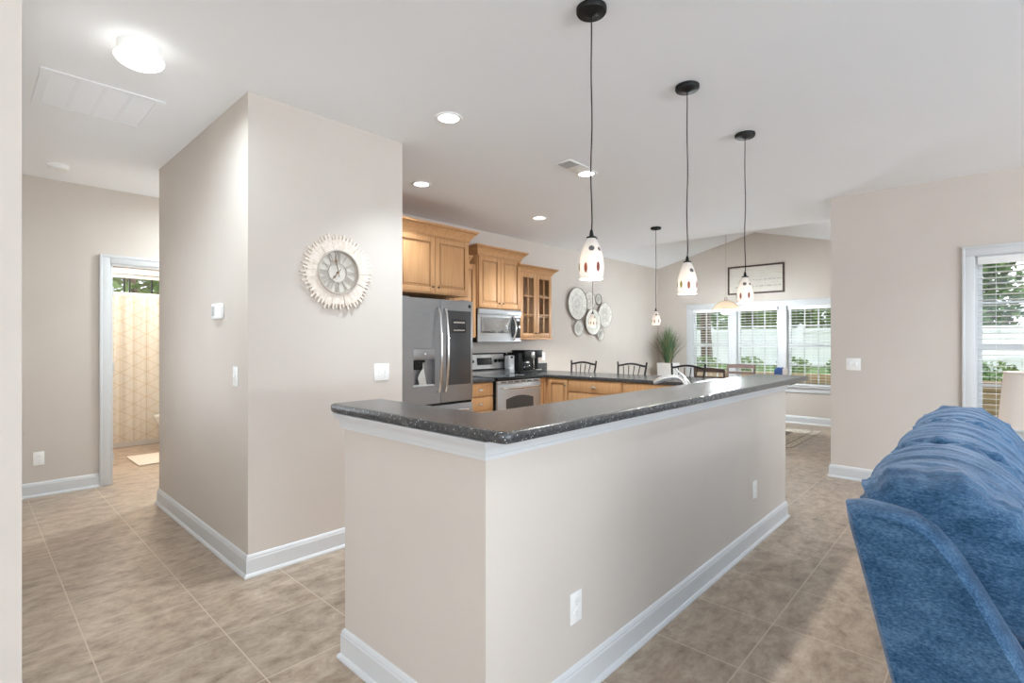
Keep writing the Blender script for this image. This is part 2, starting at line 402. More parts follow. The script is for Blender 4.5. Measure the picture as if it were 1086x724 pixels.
def single(name, bm, m, loc, label, cat, group=None, kind=None, **k):
    return tag(link(name, bm, m, None, loc, **k), label, cat, group, kind)
def struct(name, bm, m, label, cat, parent=None, **k):
    o = link(name, bm, m, parent, **k)
    if parent is None: tag(o, label, cat, kind='structure')
    return o
def kids(o): return [c for c in bpy.data.objects if c.parent == o]
def copy_tree(o, parent=None):
    c = o.copy(); COL.objects.link(c)
    if parent: c.parent = parent
    ORG[c.name] = ORG.get(o.name, Vector())
    for ch in kids(o): copy_tree(ch, c)
    return c
def lamp(name, loc, power, r, col=(1, .93, .84), parent=None):
    l = bpy.data.lights.new(name, 'POINT'); l.energy = power; l.shadow_soft_size = r; l.color = col
    o = bpy.data.objects.new(name, l); COL.objects.link(o); o.location = loc
    if parent: o.parent = parent
    return o

# ------------------------------------------------------------------ key dimensions
CH = 2.743                       # flat ceiling
XB, YB = 1.096, 1.135            # outer faces of the half wall
XR, YD = 5.838, 1.15             # living room window wall and its end
YK, XW = 4.74, 9.25              # kitchen back wall and dining window wall
XV = 6.9                         # where the dining vault starts
RY, RZ = 2.945, 3.20             # vault ridge
HB = 5.98                        # hall back wall
YP0, YP1, XP1 = 3.065, 4.99, 2.135   # pantry block

# ------------------------------------------------------------------ setting
struct('floor', B(-6.2, 9.4, -7.2, 9.0, -.12, 0), 'tile', 'beige brown square stone-look tiled floor', 'floor', smooth=False)
bm = B(-6.2, XV, -7.2, 9.0, CH, CH+.12)
box(bm, XV, 9.4, -7.2, YD, CH, CH+.12); box(bm, XV, 9.4, YK, 9.0, CH, CH+.12)
prism(bm, [(XV, YD, CH), (XV, RY, RZ), (XV, YK, CH), (XV, YK, CH+.12), (XV, RY, RZ+.12), (XV, YD, CH+.12)], 2.5, (1, 0, 0))
prism(bm, [(XV-.1, YD, CH+.1), (XV-.1, RY, RZ+.12), (XV-.1, YK, CH+.1)], .11, (1, 0, 0))
struct('ceiling', bm, 'ceil', 'white flat ceiling with a vaulted section over the dining area', 'ceiling', smooth=False)

def wallbox(name, label, *bs, m='wall'):
    bm = nb()
    for b in bs: box(bm, *b)
    return struct(name, bm, m, label, 'wall', smooth=False)
wallbox('wall_pantry', 'cream boxed-out corner wall carrying the sunburst clock', (XB, XP1, YP0, YP1, 0, CH))
wallbox('wall_entry', 'cream wall end close to the viewer beside the hallway', (-6.0, .129, 2.3, 2.42, 0, CH))
wallbox('wall_hall', 'cream hallway side wall behind the near wall end', (.009, .129, 2.42, 3.34, 0, CH), (.009, .129, 4.66, HB, 0, CH), (.009, .129, 3.34, 4.66, 0, .84), (.009, .129, 3.34, 4.66, 2.06, CH))
DX0, DX1, DZ = .931, 1.72, 2.05
wallbox('wall_hall_back', 'cream wall at the end of the hallway around the bathroom doorway',
        (.009, DX0, HB, HB+.12, 0, CH), (DX0, DX1, HB, HB+.12, DZ, CH), (DX1, 3.1, HB, HB+.12, 0, CH))
wallbox('wall_hall_end', 'cream wall closing the side passage of the hallway', (3.0, 3.12, YP1, HB, 0, CH))
wallbox('wall_kitchen', 'cream kitchen and dining back wall behind the cabinets and wall discs', (XP1, XW+.15, YK, YP1, 0, CH))
# dining window wall with gable
WY0, WY1, WZ0, WZ1 = 1.76, 4.06, .61, 1.925
bm = nb()
for b in ((XW, XW+.15, YD-.12, WY0, 0, CH), (XW, XW+.15, WY1, YK, 0, CH), (XW, XW+.15, WY0, WY1, 0, WZ0), (XW, XW+.15, WY0, WY1, WZ1, CH)): box(bm, *b)
prism(bm, [(XW, YD, CH), (XW, YK, CH), (XW, RY, RZ)], .15, (1, 0, 0))
struct('wall_dining', bm, 'wall', 'cream gabled dining wall holding the triple window', 'wall', smooth=False)
LY0, LY1, LZ0, LZ1 = -.80, .094, .63, 2.05
wallbox('wall_living', 'cream living room wall with the window behind the sofa',
        (XR, XR+.15, LY1, YD, 0, CH), (XR, XR+.15, -7.0, LY0, 0, CH), (XR, XR+.15, LY0, LY1, 0, LZ0), (XR, XR+.15, LY0, LY1, LZ1, CH))
wallbox('wall_dining_side', 'cream side wall of the dining area round the corner', (XR+.15, XW, YD-.12, YD, 0, CH))
wallbox('wall_patio', 'cream rear wall of the living room with wide added glazed doors',
        (-6.0, -3.3, -7.12, -7.0, 0, CH), (4.5, XR+.15, -7.12, -7.0, 0, CH), (-3.3, 4.5, -7.12, -7.0, 2.55, CH), (-3.3, 4.5, -7.12, -7.0, 0, .15))
wallbox('wall_front', 'cream front wall of the living room with a wide added window',
        (-6.12, -6.0, -7.12, -4.5, 0, CH), (-6.12, -6.0, 1.3, 2.42, 0, CH), (-6.12, -6.0, -4.5, 1.3, 2.55, CH), (-6.12, -6.0, -4.5, 1.3, 0, .15))
BY = 8.72
wallbox('wall_bath', 'cream bathroom walls beyond the hallway doorway',
        (.63, .75, HB+.12, BY+.12, 0, CH), (2.75, 2.87, HB+.12, BY+.12, 0, CH),
        (.75, 1.0, BY, BY+.12, 0, CH), (2.35, 2.75, BY, BY+.12, 0, CH), (1.0, 2.35, BY, BY+.12, 0, 1.45), (1.0, 2.35, BY, BY+.12, 2.26, CH))
# half wall of the breakfast bar
XE = 4.255
wallbox('wall_bar', 'cream L-shaped half wall under the charcoal bar top',
        (XB, XE, YB, YB+.115, 0, 1.03), (XB, XB+.115, YB+.115, 1.985, 0, 1.03))

# baseboards: board with a moulded top and a quarter-round shoe
BASE = [(0, 0), (.026, 0), (.026, .008), (.02, .018), (.014, .021), (.014, .098), (.011, .104), (.011, .110), (.006, .120), (0, .124)]
def base(name, label, path): struct(name, sweep(nb(), path, BASE), 'trim', label, 'baseboard', ang=25)
base('baseboard_bar', 'white baseboard wrapping the bar half wall', [(XB+.115, 1.985), (XB, 1.985), (XB, YB), (XE, YB), (XE, YB+.115)])
base('baseboard_pantry', 'white baseboard around the clock wall corner', [(XB+.5, YP1), (XB, YP1), (XB, YP0), (XP1, YP0), (XP1, YK-.9)])
base('baseboard_hall', 'white baseboard at the end of the hallway', [(.129, 2.42), (.129, HB), (.848, HB)][::1])
base('baseboard_living', 'white baseboard of the wall behind the sofa', [(XR+.15, YD), (XR, YD), (XR, -7.0)])
base('baseboard_dining', 'white baseboard under the triple dining window', [(6.0, YK), (XW, YK), (XW, YD), (XR+.16, YD)])
# moulding below the bar top
TRIM = [(0, .963), (.010, .965), (.012, .978), (.016, .981), (.018, .996), (.024, 1.006), (.034, 1.016), (.040, 1.030), (0, 1.030)]
struct('trim_1', sweep(nb(), [(XB+.115, 1.985), (XB, 1.985), (XB, YB), (XE, YB), (XE, YB+.115)], TRIM), 'trim', 'white crown moulding under the bar top', 'trim', ang=25)

# bathroom door casing, jamb and hinges
bm = nb(); cw = .083
for x0, x1, z0, z1 in ((DX0-cw, DX0-.004, 0, DZ+cw), (DX1+.004, DX1+cw, 0, DZ+cw), (DX0-.004, DX1+.004, DZ+.004, DZ+cw)):
    box(bm, x0, x1, HB-.017, HB, z0, z1, .004)
    if x1-x0 < .1: box(bm, x0, x0+.022, HB-.024, HB, z0, z1, .005)
    else: box(bm, DX0-cw+.022, DX1+cw-.022, HB-.0238, HB, z1-.0222, z1-.0002)
box(bm, DX0-.004, DX0+.016, HB-.006, HB+.122, 0, DZ, .002); box(bm, DX1-.016, DX1+.004, HB-.006, HB+.122, 0, DZ, .002)
box(bm, DX0, DX1, HB-.006, HB+.122, DZ-.016, DZ+.006, .002)
d1 = struct('door_1', bm, 'trim', 'white bathroom doorway casing at the end of the hall', 'doorway')
for z in (.24, 1.08, 1.80): link('hinge', cyl(B(DX0+.0165, DX0+.02, HB+.03, HB+.075, z-.045, z+.045), (DX0+.022, HB+.024, z-.045), .007, .09, seg=10), 'grey_plastic', d1)

# ------------------------------------------------------------------ windows
def casing_x(bm, x, y0, y1, z0, z1, w=.08, sill=True, apron=True):
    """Casing on a wall whose room face is at x (room on the -X side)."""
    for a, b in ((y0-w, y0), (y1, y1+w)): box(bm, x-.02, x, a, b, z0, z1+w, .004)
    box(bm, x-.021, x, y0-w, y1+w, z1, z1+w, .004)
    box(bm, x-.028, x, y0-w-.006, y1+w+.006, z1+w-.02, z1+w+.004, .004)
    for a, b in ((y0-w-.002, y0-w+.018), (y1+w-.018, y1+w+.002)): box(bm, x-.027, x, a, b, z0, z1+w, .004)
    box(bm, x-.05, x+.06, y0-w-.015, y1+w+.015, z0-.026, z0, .005)
    box(bm, x-.018, x, y0-w, y1+w, z0-.11, z0-.026, .004)
def sash_window(name, label, x, y0, y1, z0, z1, rail, cols, rows_top, rows_bot):
    """Double hung window; frame plane starts at x+.06."""
    bm = nb(); f = .035; xa, xb = x+.055, x+.11
    for b in ((y0, y0+f, z0, z1), (y1-f, y1, z0, z1), (y0+f, y1-f, z0, z0+f), (y0+f, y1-f, z1-f, z1), (y0+f, y1-f, rail-.028, rail+.028)):
        box(bm, xa, xb, b[0], b[1], b[2], b[3])
    fr = struct(name, bm, 'trim', label, 'window')
    g = nb(); box(g, xa+.025, xa+.031, y0+f, y1-f, z0+f, rail-.028); box(g, xa+.025, xa+.031, y0+f, y1-f, rail+.028, z1-f)
    link('glass', g, 'glass', fr, smooth=False)
    gr = nb()
    for (a, b, rows) in ((z0+f, rail-.028, rows_bot), (rail+.028, z1-f, rows_top)):
        for i in range(1, cols):
            yy = y0+f + (y1-y0-2*f)*i/cols; box(gr, xa+.018, xa+.038, yy-.009, yy+.009, a, b)
        for j in range(1, rows):
            zz = a+(b-a)*j/rows; box(gr, xa+.0188, xa+.0372, y0+f, y1-f, zz-.009, zz+.009)
    link('grid_bars', gr, 'trim', fr, smooth=False)
    return fr
def blind(label, x, y0, y1, z0, z1, pitch=.046, tilt=6, group='window blinds'):
    t = thing('window_blind', label, 'blind', (x, (y0+y1)/2, z1), group)
    link('headrail', box(B(x-.028, x+.028, y0, y1, z1-.045, z1, .003), x-.036, x-.028, y0-.004, y1+.004, z1-.062, z1+.0, .002), 'white', t)
    bm = nb(); n = int((z1-.075-z0-.03)/pitch); a = math.radians(tilt)
    for i in range(n):
        z = z1-.085-i*pitch; s = bmesh.new(); box(s, -.024, .024, y0+.004, y1-.004, -.0014, .0014)
        merge(bm, s, Matrix.Translation((x, 0, z)) @ Matrix.Rotation(a, 4, 'Y'))
    link('slats', bm, 'white', t, smooth=False)
    link('bottom_rail', B(x-.024, x+.024, y0+.004, y1-.004, z0+.008, z0+.026, .003), 'white', t)
    c = nb()
    for yy in (y0+.11, (y0+y1)/2, y1-.11):
        for dx in (-.025, .025): tube(c, [(x+dx, yy, z1-.045), (x+dx, yy, z0+.02)], .0012, 5)
    link('ladder_cord', c, 'white', t)
    return t
mull = .12; sw = (WY1-WY0-2*mull)/3
bm = nb(); casing_x(bm, XW, WY0, WY1, WZ0, WZ1, .085)
for i in (1, 2):
    yy = WY0 + i*sw + (i-1)*mull; box(bm, XW-.018, XW+.11, yy, yy+mull, WZ0, WZ1, .004)
box(bm, XW, XW+.11, WY0-.001, WY0+.012, WZ0, WZ1); box(bm, XW, XW+.11, WY1-.012, WY1+.001, WZ0, WZ1); box(bm, XW, XW+.11, WY0, WY1, WZ1-.012, WZ1+.001)
struct('trim_2', bm, 'trim', 'white casing and sill of the triple dining window', 'trim')
wl_ = ['white sash window nearest the living room wall end', 'white middle sash window of the dining trio', 'white sash window of the dining trio beside the planter']
bl_ = ['white slatted blind of the dining window beside the living room wall end', 'white slatted blind of the middle dining window', 'white slatted blind of the dining window beside the planter']
for i in range(3):
    y0 = WY0 + i*(sw+mull)
    sash_window('window_%d' % (i+1), wl_[i], XW, y0+.012, y0+sw-.012, WZ0, WZ1-.012, 1.266, 3, 2, 2)
    blind(bl_[i], XW+.022, y0+.022, y0+sw-.022, WZ0, WZ1-.013)
bm = nb(); casing_x(bm, XR, LY0, LY1, LZ0, LZ1, .08)
box(bm, XR, XR+.11, LY0-.001, LY0+.012, LZ0, LZ1); box(bm, XR, XR+.11, LY1-.012, LY1+.001, LZ0, LZ1); box(bm, XR, XR+.11, LY0, LY1, LZ1-.012, LZ1+.001)
struct('trim_3', bm, 'trim', 'white casing and sill of the living room window', 'trim')
sash_window('window_4', 'white living room sash window behind the table lamp', XR, LY0+.012, LY1-.012, LZ0, LZ1-.012, 1.283, 3, 2, 2)
blind('white slatted blind of the living room window behind the lamp', XR+.022, LY0+.02, LY1-.02, LZ0, LZ1-.013)
# unseen glazed openings added to give the fill lights a source
def glazing(name, label, x0, x1, y0, y1, z0, z1, n):
    bm = nb(); al = x1-x0 > y1-y0
    for z in (z0, z1-.07): box(bm, x0, x1, y0, y1, z, z+.07, .003)
    for i in range(n+1):
        if al:
            c = x0+.035+(x1-x0-.07)*i/n; box(bm, c-.035, c+.035, y0, y1, z0, z1, .003)
        else:
            c = y0+.035+(y1-y0-.07)*i/n; box(bm, x0, x1, c-.035, c+.035, z0, z1, .003)
    struct(name, bm, 'trim', label, 'window')
glazing('window_6', 'white framed unseen patio doors added behind the viewer for light', -3.3, 4.5, -7.09, -7.03, .15, 2.55, 5)
glazing('window_7', 'white framed unseen front window added behind the viewer for light', -6.09, -6.03, -4.5, 1.3, .15, 2.55, 4)
glazing('window_8', 'white framed unseen side window added in the hallway for light', .04, .09, 3.34, 4.66, .84, 2.06, 2)
# bathroom window above the curtain
bm = nb(); y = BY+.03
for b in ((1.0, 1.05, 1.45, 2.26), (2.30, 2.35, 1.45, 2.26), (1.05, 2.30, 1.45, 1.50), (1.05, 2.30, 2.21, 2.26), (1.05, 2.30, 1.93, 1.985)): box(bm, b[0], b[1], y, y+.06, b[2], b[3])
for (a, b, c, d) in ((.93, 1.0, 1.38, 2.34), (2.35, 2.42, 1.38, 2.34), (1.0, 2.35, 2.26, 2.34), (1.0, 2.35, 1.38, 1.45)): box(bm, a, b, BY-.018, BY, c, d)
w5 = struct('window_5', bm, 'trim', 'white bathroom window above the shower curtain', 'window')
link('glass', B(1.05, 2.30, y+.025, y+.03, 1.5, 2.21), 'glass', w5, smooth=False)
g = nb()
for x in (1.28, 1.52, 1.58, 1.84, 2.08): box(g, x-.009, x+.009, y+.018, y+.04, 1.5, 2.21)
link('grid_bars', g, 'black', w5, smooth=False)

# ------------------------------------------------------------------ exterior
struct('ground', B(9.6, 34, -14, 20, -.35, -.02), 'grass', 'green back yard lawn beyond the windows', 'lawn', smooth=False)
struct('yard_side', B(-6, 9.6, 9.0, 22, -.35, -.02), 'grass', 'green side yard beyond the bathroom window', 'lawn', smooth=False)
bm = nb()
for i, (z0, z1) in enumerate(((-.05, .13), (.14, .31), (.32, .49), (.50, .68))): box(bm, 11.45, 11.58, -7, 14, z0, z1, .006)
for i in range(11): box(bm, 11.58, 11.68, -7+i*2, -6.9+i*2, -.1, .64, .004)
tag(link('timber_border', bm, 'timber'), 'brown stacked timber border of the raised bed outside the windows', 'garden border')
struct('raised_bed', B(11.58, 30, -9, 17, -.3, .62), 'grass', 'raised green lawn behind the timber border', 'lawn', smooth=False)
f = thing('yard_fence', 'white vinyl privacy fence across the back yard', 'fence', (15.5, 3, .62))
bm = nb()
for i in range(110): box(bm, 15.5, 15.53, -11+i*.25, -10.755+i*.25, .66, 1.60)
link('fence_panel', bm, 'fence', f, smooth=False)
link('rail', box(box(nb(), 15.47, 15.56, -11, 16.5, .66, .76, .004), 15.47, 15.56, -11, 16.5, 1.56, 1.68, .004), 'fence', f)
for i in range(12): link('post', lathe(B(15.45, 15.58, -11+i*2.45, -10.87+i*2.45, .6, 1.74, .004), [(.09, 1.74), (.09, 1.76), (0, 1.83)], (15.515, -10.935+i*2.45, 0), 4), 'fence', f)
def leaves(bm, c, rx, ry, rz, n, s, rng):
    for _ in range(n):
        while True:
            p = Vector((rng.uniform(-1, 1), rng.uniform(-1, 1), rng.uniform(-1, 1)))
            if p.length < 1: break
        p = p * (p.length ** -.45)
        q = Vector((c[0]+p.x*rx, c[1]+p.y*ry, c[2]+p.z*rz))
        a = Vector((rng.uniform(-1, 1), rng.uniform(-1, 1), rng.uniform(-.6, .6))).normalized(); b = a.cross(Vector((rng.uniform(-1, 1), rng.uniform(-1, 1), rng.uniform(-1, 1)))).normalized()
        k = s*rng.uniform(.6, 1.3)
        v = [bm.verts.new(q+a*k), bm.verts.new(q+b*k*.5), bm.verts.new(q-a*k), bm.verts.new(q-b*k*.5)]
        bm.faces.new(v)
def tree(label, x, y, z, h, r, trunk, seed, n=1600, low=.55):
    rng = random.Random(seed)
    t = thing('tree', label, 'tree', (x, y, z), 'trees beyond the yard')
    tr = nb(); pts = [(x+rng.uniform(-.08, .08)*i, y+rng.uniform(-.08, .08)*i, z-.05+h*.2*i) for i in range(5)]
    tube(tr, pts, [trunk, trunk*.85, trunk*.75, trunk*.6, trunk*.35], 10)
    for k in range(5):
        a = rng.uniform(0, 2*PI); p = Vector(pts[2+k % 2]); q = p + Vector((math.cos(a)*r*.6, math.sin(a)*r*.6, h*.25))
        tube(tr, arc(p, (p+q)/2+Vector((0, 0, -.1)), q, 5), [trunk*.4, trunk*.36, trunk*.3, trunk*.25, trunk*.2, trunk*.1], 7)
    link('trunk', tr, 'bark', t)
    cr = nb()
    for k in range(8):
        a = rng.uniform(0, 2*PI); d = rng.uniform(.2, .75)*r
        leaves(cr, (x+math.cos(a)*d, y+math.sin(a)*d, z+h*(low+(.95-low)*(k+rng.random())/8)), r*.62, r*.62, h*.22, n//8, .15, rng)
    link('crown', cr, 'leaf', t, smooth=False)
TL = [('tall dark trunked tree just outside the dining window beside the planter', 12.9, 5.25, .6, 6.0, 1.3, .15, .66, 1500),
      ('leafy tree beyond the fence behind the middle dining window', 18.2, 5.7, .4, 4.8, 1.55, .18, .30, 5200),
      ('leafy tree beyond the fence behind the wall end window', 18.2, 1.4, .4, 4.7, 1.55, .18, .30, 5200),
      ('leafy tree beyond the fence behind the planter window', 18.2, 10.0, .4, 4.9, 1.55, .18, .30, 5200),
      ('shade tree with a thick trunk outside the living room window', 13.2, -.95, .6, 6.0, 1.25, .20, .50, 1500),
      ('leafy tree beyond the fence behind the living room window', 18.2, -2.9, .4, 4.8, 1.55, .18, .30, 5200),
      ('spreading tree beyond the fence at the end of the yard', 18.2, -7.2, .4, 4.8, 1.55, .18, .30, 2400)]
TL += [('tall tree in the far row behind the gap left of the planter window', 22.8, 13.8, .4, 6.4, 1.55, .2, .2, 5200),
       ('tall tree in the far row seen through the planter window', 22.8, 9.5, .4, 6.6, 1.55, .2, .2, 5200),
       ('tall tree in the far row seen through the middle dining window', 22.8, 5.2, .4, 6.3, 1.55, .2, .2, 5200),
       ('tall tree in the far row seen through the wall end dining window', 22.8, .9, .4, 6.6, 1.55, .2, .2, 5200),
       ('tall tree in the far row seen through the living room window', 22.8, -3.4, .4, 6.5, 1.55, .2, .2, 5200)]
for i, a in enumerate(TL): tree(a[0], a[1], a[2], a[3], a[4], a[5], a[6], 20+i, a[8], a[7])
for i, (x, y) in enumerate(((2.75, 14.2), (6.3, 15.0))):
    tree(['loose leafy tree outside the bathroom window', 'taller leafy tree further along outside the bathroom'][i], x, y, 0, 4.6, 1.1, .13, 40+i, 1100, .35)
def shrub(label, x, y, z, r, h, seed):
    rng = random.Random(seed); bm = nb(); leaves(bm, (x, y, z+h*.55), r, r, h*.5, 260, .05, rng)
    for k in range(6):
        a = rng.uniform(0, 2*PI); tube(bm, [(x, y, z-.02), (x+math.cos(a)*r*.6, y+math.sin(a)*r*.6, z+h*.7)], .006, 5)
    single('garden_shrub', bm, 'leaf2', (x, y, z), label, 'shrub', 'shrubs on the raised bed', smooth=False)
for i, (y, lb) in enumerate(((4.95, 'low shrub on the raised bed outside the planter end window'), (4.0, 'low shrub on the raised bed between the planter and middle windows'), (3.05, 'low shrub on the raised bed outside the middle dining window'),
                             (2.1, 'low shrub on the raised bed outside the wall end window'), (.0, 'low shrub on the raised bed at the casing of the living room window'), (-.95, 'low shrub on the raised bed behind the table lamp'))):
    shrub(lb, 12.0, y, .62, .37, .36, 60+i)
# ------------------------------------------------------------------ bar top
poly = roundpoly([(1.058, 1.015), (4.44, 1.015), (4.44, 1.385), (1.315, 1.385), (1.315, 2.055), (1.058, 2.055)], [.035, .03, .02, 0, .02, .03])
single('bar_countertop', slab(nb(), poly, 1.0305, 1.067, .011), 'granite', (1.2, 1.2, 1.0305), 'speckled charcoal L-shaped bar countertop on the cream half wall', 'countertop')

# ------------------------------------------------------------------ sofa
SX0, SX1 = 1.587, 3.72
sf = thing('sofa', 'blue plush reclining sofa with pillow-tufted back seen from behind its end', 'sofa', ((SX0+SX1)/2, -.35, 0))
rear = [(.09, .06), (.11, .22), (.182, .474), (.241, .725), (.270, .84)]
front = [(.276, .885), (.245, .893), (.19, .894), (.14, .886), (.10, .862), (.06, .812), (.02, .742), (-.02, .662), (-.06, .585), (-.10, .50), (-.13, .40), (-.14, .06)]
sec = rear + front
def panel(x0, x1, grow):
    """End panel of the back: padded slab with a rounded welt edge."""
    bm = nb(); rows = []
    c = Vector((sum(p[0] for p in sec)/len(sec), sum(p[1] for p in sec)/len(sec)))
    for t, g in ((0, -.010), (.012, -.001), (.028, .004), (.06, .012), (.085, .012), (.1, 0)):
        x = x0+(x1-x0)*t/.1
        ring = offs([(p[0], p[1]) for p in sec], g)
        rows.append([bm.verts.new((x, q[0], q[1])) for q in ring])
    n = len(sec)
    for a, b in zip(rows, rows[1:]):
        for i in range(n): bm.faces.new((a[i], b[i], b[(i+1) % n], a[(i+1) % n]))
    bm.faces.new(rows[0]); bm.faces.new(list(reversed(rows[-1])))
    bmesh.ops.recalc_face_normals(bm, faces=bm.faces)
    return bm
# is the outline clockwise or not: make offs() grow outwards
ar = sum(sec[i-1][0]*sec[i][1]-sec[i][0]*sec[i-1][1] for i in range(len(sec)))
if ar < 0: sec.reverse()
link('back_end_panel', panel(SX0, SX0+.10, 1), 'sofa', sf, ang=50)
link('back_end_panel', panel(SX1, SX1-.10, 1), 'sofa', sf, ang=50)
bm = nb(); n = len(sec)
inner = offs(sec, -.012)
prism(bm, [(SX0+.095, p[0], p[1]) for p in inner], SX1-SX0-.19, (1, 0, 0))
link('back_frame', bm, 'sofa', sf, ang=50)
def pad(x0, x1, curve, seed, nu=46, amp=.012, puff=.16, lean=0, core=None, r0=.09, r1=.09):
    """A stuffed pad: curve is its closed section (y, z); gathered towards both ends."""
    rng = random.Random(seed); bm = nb()
    cy = sum(p[0] for p in curve)/len(curve); cz = sum(p[1] for p in curve)/len(curve)
    if core: cy, cz = core
    # resample the section
    P = [Vector((p[0], p[1], 0)) for p in curve]; P.append(P[0])
    seg = []
    for i in range(len(P)-1):
        p0 = P[i-1] if i else P[-2]; p1 = P[i]; p2 = P[i+1]; p3 = P[i+2] if i+2 < len(P) else P[1]
        for k in range(6):
            t = k/6
            seg.append(.5*((2*p1)+(p2-p0)*t+(2*p0-5*p1+4*p2-p3)*t*t+(3*p1-p0-3*p2+p3)*t**3))
    ph = [rng.uniform(0, 6.28) for _ in range(12)]
    fr = [rng.uniform(9, 13), rng.uniform(34, 44), rng.uniform(70, 84), rng.uniform(110, 125)]
    rows = []
    for iu in range(nu+1):
        u = iu/nu
        u = u*.55 + .45*(.5-.5*math.cos(PI*u))
        x = x0+(x1-x0)*u
        ta, tb = min(1, (x-x0)/r0), min(1, (x1-x)/r1)
        s = 1 - puff*(1-math.sqrt(max(0, 1-(1-ta)**2))) - puff*(1-math.sqrt(max(0, 1-(1-tb)**2)))
        e = min(ta, tb)
        row = []
        for k, q in enumerate(seg):
            a = k/len(seg)*2*PI
            w = amp*(.5*math.sin(fr[0]*u+ph[0]+1.3*math.sin(a+ph[1])) + .16*math.sin(fr[1]*u+ph[2]+1.6*math.sin(a*1.5+ph[3]))
                     + .12*math.sin(fr[2]*u+ph[4]+1.2*math.sin(a*2+ph[8])) + .08*math.sin(fr[3]*u+ph[9]+1.7*math.sin(a*2.5+ph[10]))*(.5+.5*math.sin(a*3+5*u)))
            g = amp*1.0*(1-e)*e*4*(math.sin(a*11+ph[5]+2*math.sin(a*2+ph[6])))**3
            d = Vector((q.x-cy, q.y-cz)); r = d.length
            d2 = d*s + d.normalized()*(w*min(1, .3+e)+g) if r > 1e-6 else d
            row.append(bm.verts.new((x, cy+d2.x, cz+d2.y)))
        rows.append(row)
    m = len(seg)
    for a, b in zip(rows, rows[1:]):
        for i in range(m): bm.faces.new((a[i], a[(i+1) % m], b[(i+1) % m], b[i]))
    for row, x, sg in ((rows[0], x0-.012, 1), (rows[-1], x1+.012, -1)):
        c = bm.verts.new((x, cy, cz))
        mid = [bm.verts.new((x+.002*sg, cy+(v.co.y-cy)*.6, cz+(v.co.z-cz)*.6)) for v in row]
        for i in range(m):
            bm.faces.new((row[i], mid[i], mid[(i+1) % m], row[(i+1) % m])); bm.faces.new((mid[i], c, mid[(i+1) % m]))
    bmesh.ops.recalc_face_normals(bm, faces=bm.faces)
    return bm
top = [(.262, .872), (.268, .915), (.235, .955), (.165, .985), (.08, .990), (0, .960), (-.075, .895), (-.135, .80), (-.165, .70), (-.15, .625), (-.09, .60), (-.02, .63), (.06, .74), (.15, .84)]
low = [(-.02, .645), (-.09, .64), (-.16, .62), (-.215, .54), (-.235, .47), (-.20, .435), (-.12, .44), (-.05, .52)]
for x in (SX0+.088, SX1-.088):
    wl2 = [p for p in offs(sec, .016) if p[1] > .60 and ((p[1] > .86 and p[0] < .215) or p[0] < .12)]
    wl2.sort(key=lambda p: -p[0])
    link('welt', tube(nb(), [(x, p[0], p[1]) for p in wl2], .012, 10), 'sofa', sf, ang=80)
w3 = (SX1-SX0-.13)/3
for k in range(3):
    a = SX0+.072+k*w3
    link('back_cushion', pad(a, a+w3-.002, top, 3+k, nu=96, amp=.012, puff=.28 if k == 0 else .2, r0=.20 if k == 0 else .07, r1=.15 if k == 2 else .07), 'sofa', sf, ang=80)
    link('lumbar_cushion', pad(a+.02, a+w3-.02, low, 13+k, nu=30, amp=.006), 'sofa', sf, ang=80)
    seat = [(-.14, .30), (-.14, .44), (-.2, .485), (-.5, .50), (-.80, .495), (-.90, .45), (-.91, .36), (-.86, .30), (-.5, .29)]
    b0 = max(a, SX0+.265); b1 = min(a+w3, SX1-.265)
    link('seat_cushion', pad(b0+.003, b1-.003, seat, 23+k, nu=30, amp=.005), 'sofa', sf, ang=80)
for x0, x1 in ((SX0+.012, SX0+.258), (SX1-.258, SX1-.012)):
    arm = [(-.148, .07), (-.148, .52), (-.2, .585), (-.3, .61), (-.6, .615), (-.82, .60), (-.90, .54), (-.93, .45), (-.93, .07)]
    bm = nb(); rows = []
    for t, g in ((0, -.03), (.12, -.008), (.3, 0), (.7, 0), (.88, -.008), (1, -.03)):
        rows.append([bm.verts.new((x0+(x1-x0)*t, -.54+(p[0]+.54)*(1+g), .07+(p[1]-.07)*(1+g*1.2))) for p in arm])
    n = len(arm)
    for a, b in zip(rows, rows[1:]):
        for i in range(n): bm.faces.new((a[i], a[(i+1) % n], b[(i+1) % n], b[i]))
    bm.faces.new(rows[0]); bm.faces.new(list(reversed(rows[-1]))); bmesh.ops.recalc_face_normals(bm, faces=bm.faces)
    link('arm', bm, 'sofa', sf, ang=50)
link('seat_base', B(SX0+.26, SX1-.26, -.90, -.145, .07, .288, .012), 'sofa', sf)
for x in (SX0+.06, SX1-.06):
    for y in (.03, -.86): link('foot', lathe(nb(), [(.028, 0), (.034, .03), (.034, .072)], (x, y, 0), 16), 'black', sf)

# ------------------------------------------------------------------ table lamp on an end table
LX, LYc = 4.06, -.235
et = thing('end_table', 'dark wood end table under the lamp beyond the sofa', 'table', (LX, LYc, 0))
link('table_top', B(LX-.25, LX+.25, LYc-.27, LYc+.27, .535, .56, .006), 'darkwood', et)
link('shelf', B(LX-.21, LX+.21, LYc-.23, LYc+.23, .16, .18, .004), 'darkwood', et)
link('apron', B(LX-.225, LX+.225, LYc-.245, LYc+.245, .46, .5345, .004), 'darkwood', et)
for sx in (-1, 1):
    for sy in (-1, 1): link('leg', B(LX+sx*.215-.022, LX+sx*.215+.022, LYc+sy*.235-.022, LYc+sy*.235+.022, 0, .534, .004), 'darkwood', et)
tl = thing('table_lamp', 'table lamp with pale tapered fabric shade in front of the window', 'lamp', (LX, LYc, .561))
link('lamp_base', lathe(nb(), [(.075, .561), (.078, .575), (.03, .59), (.022, .62), (.05, .68), (.058, .73), (.04, .80), (.016, .83), (.012, .87)], (LX, LYc, 0), 28), 'bronze', tl)
bm = nb()
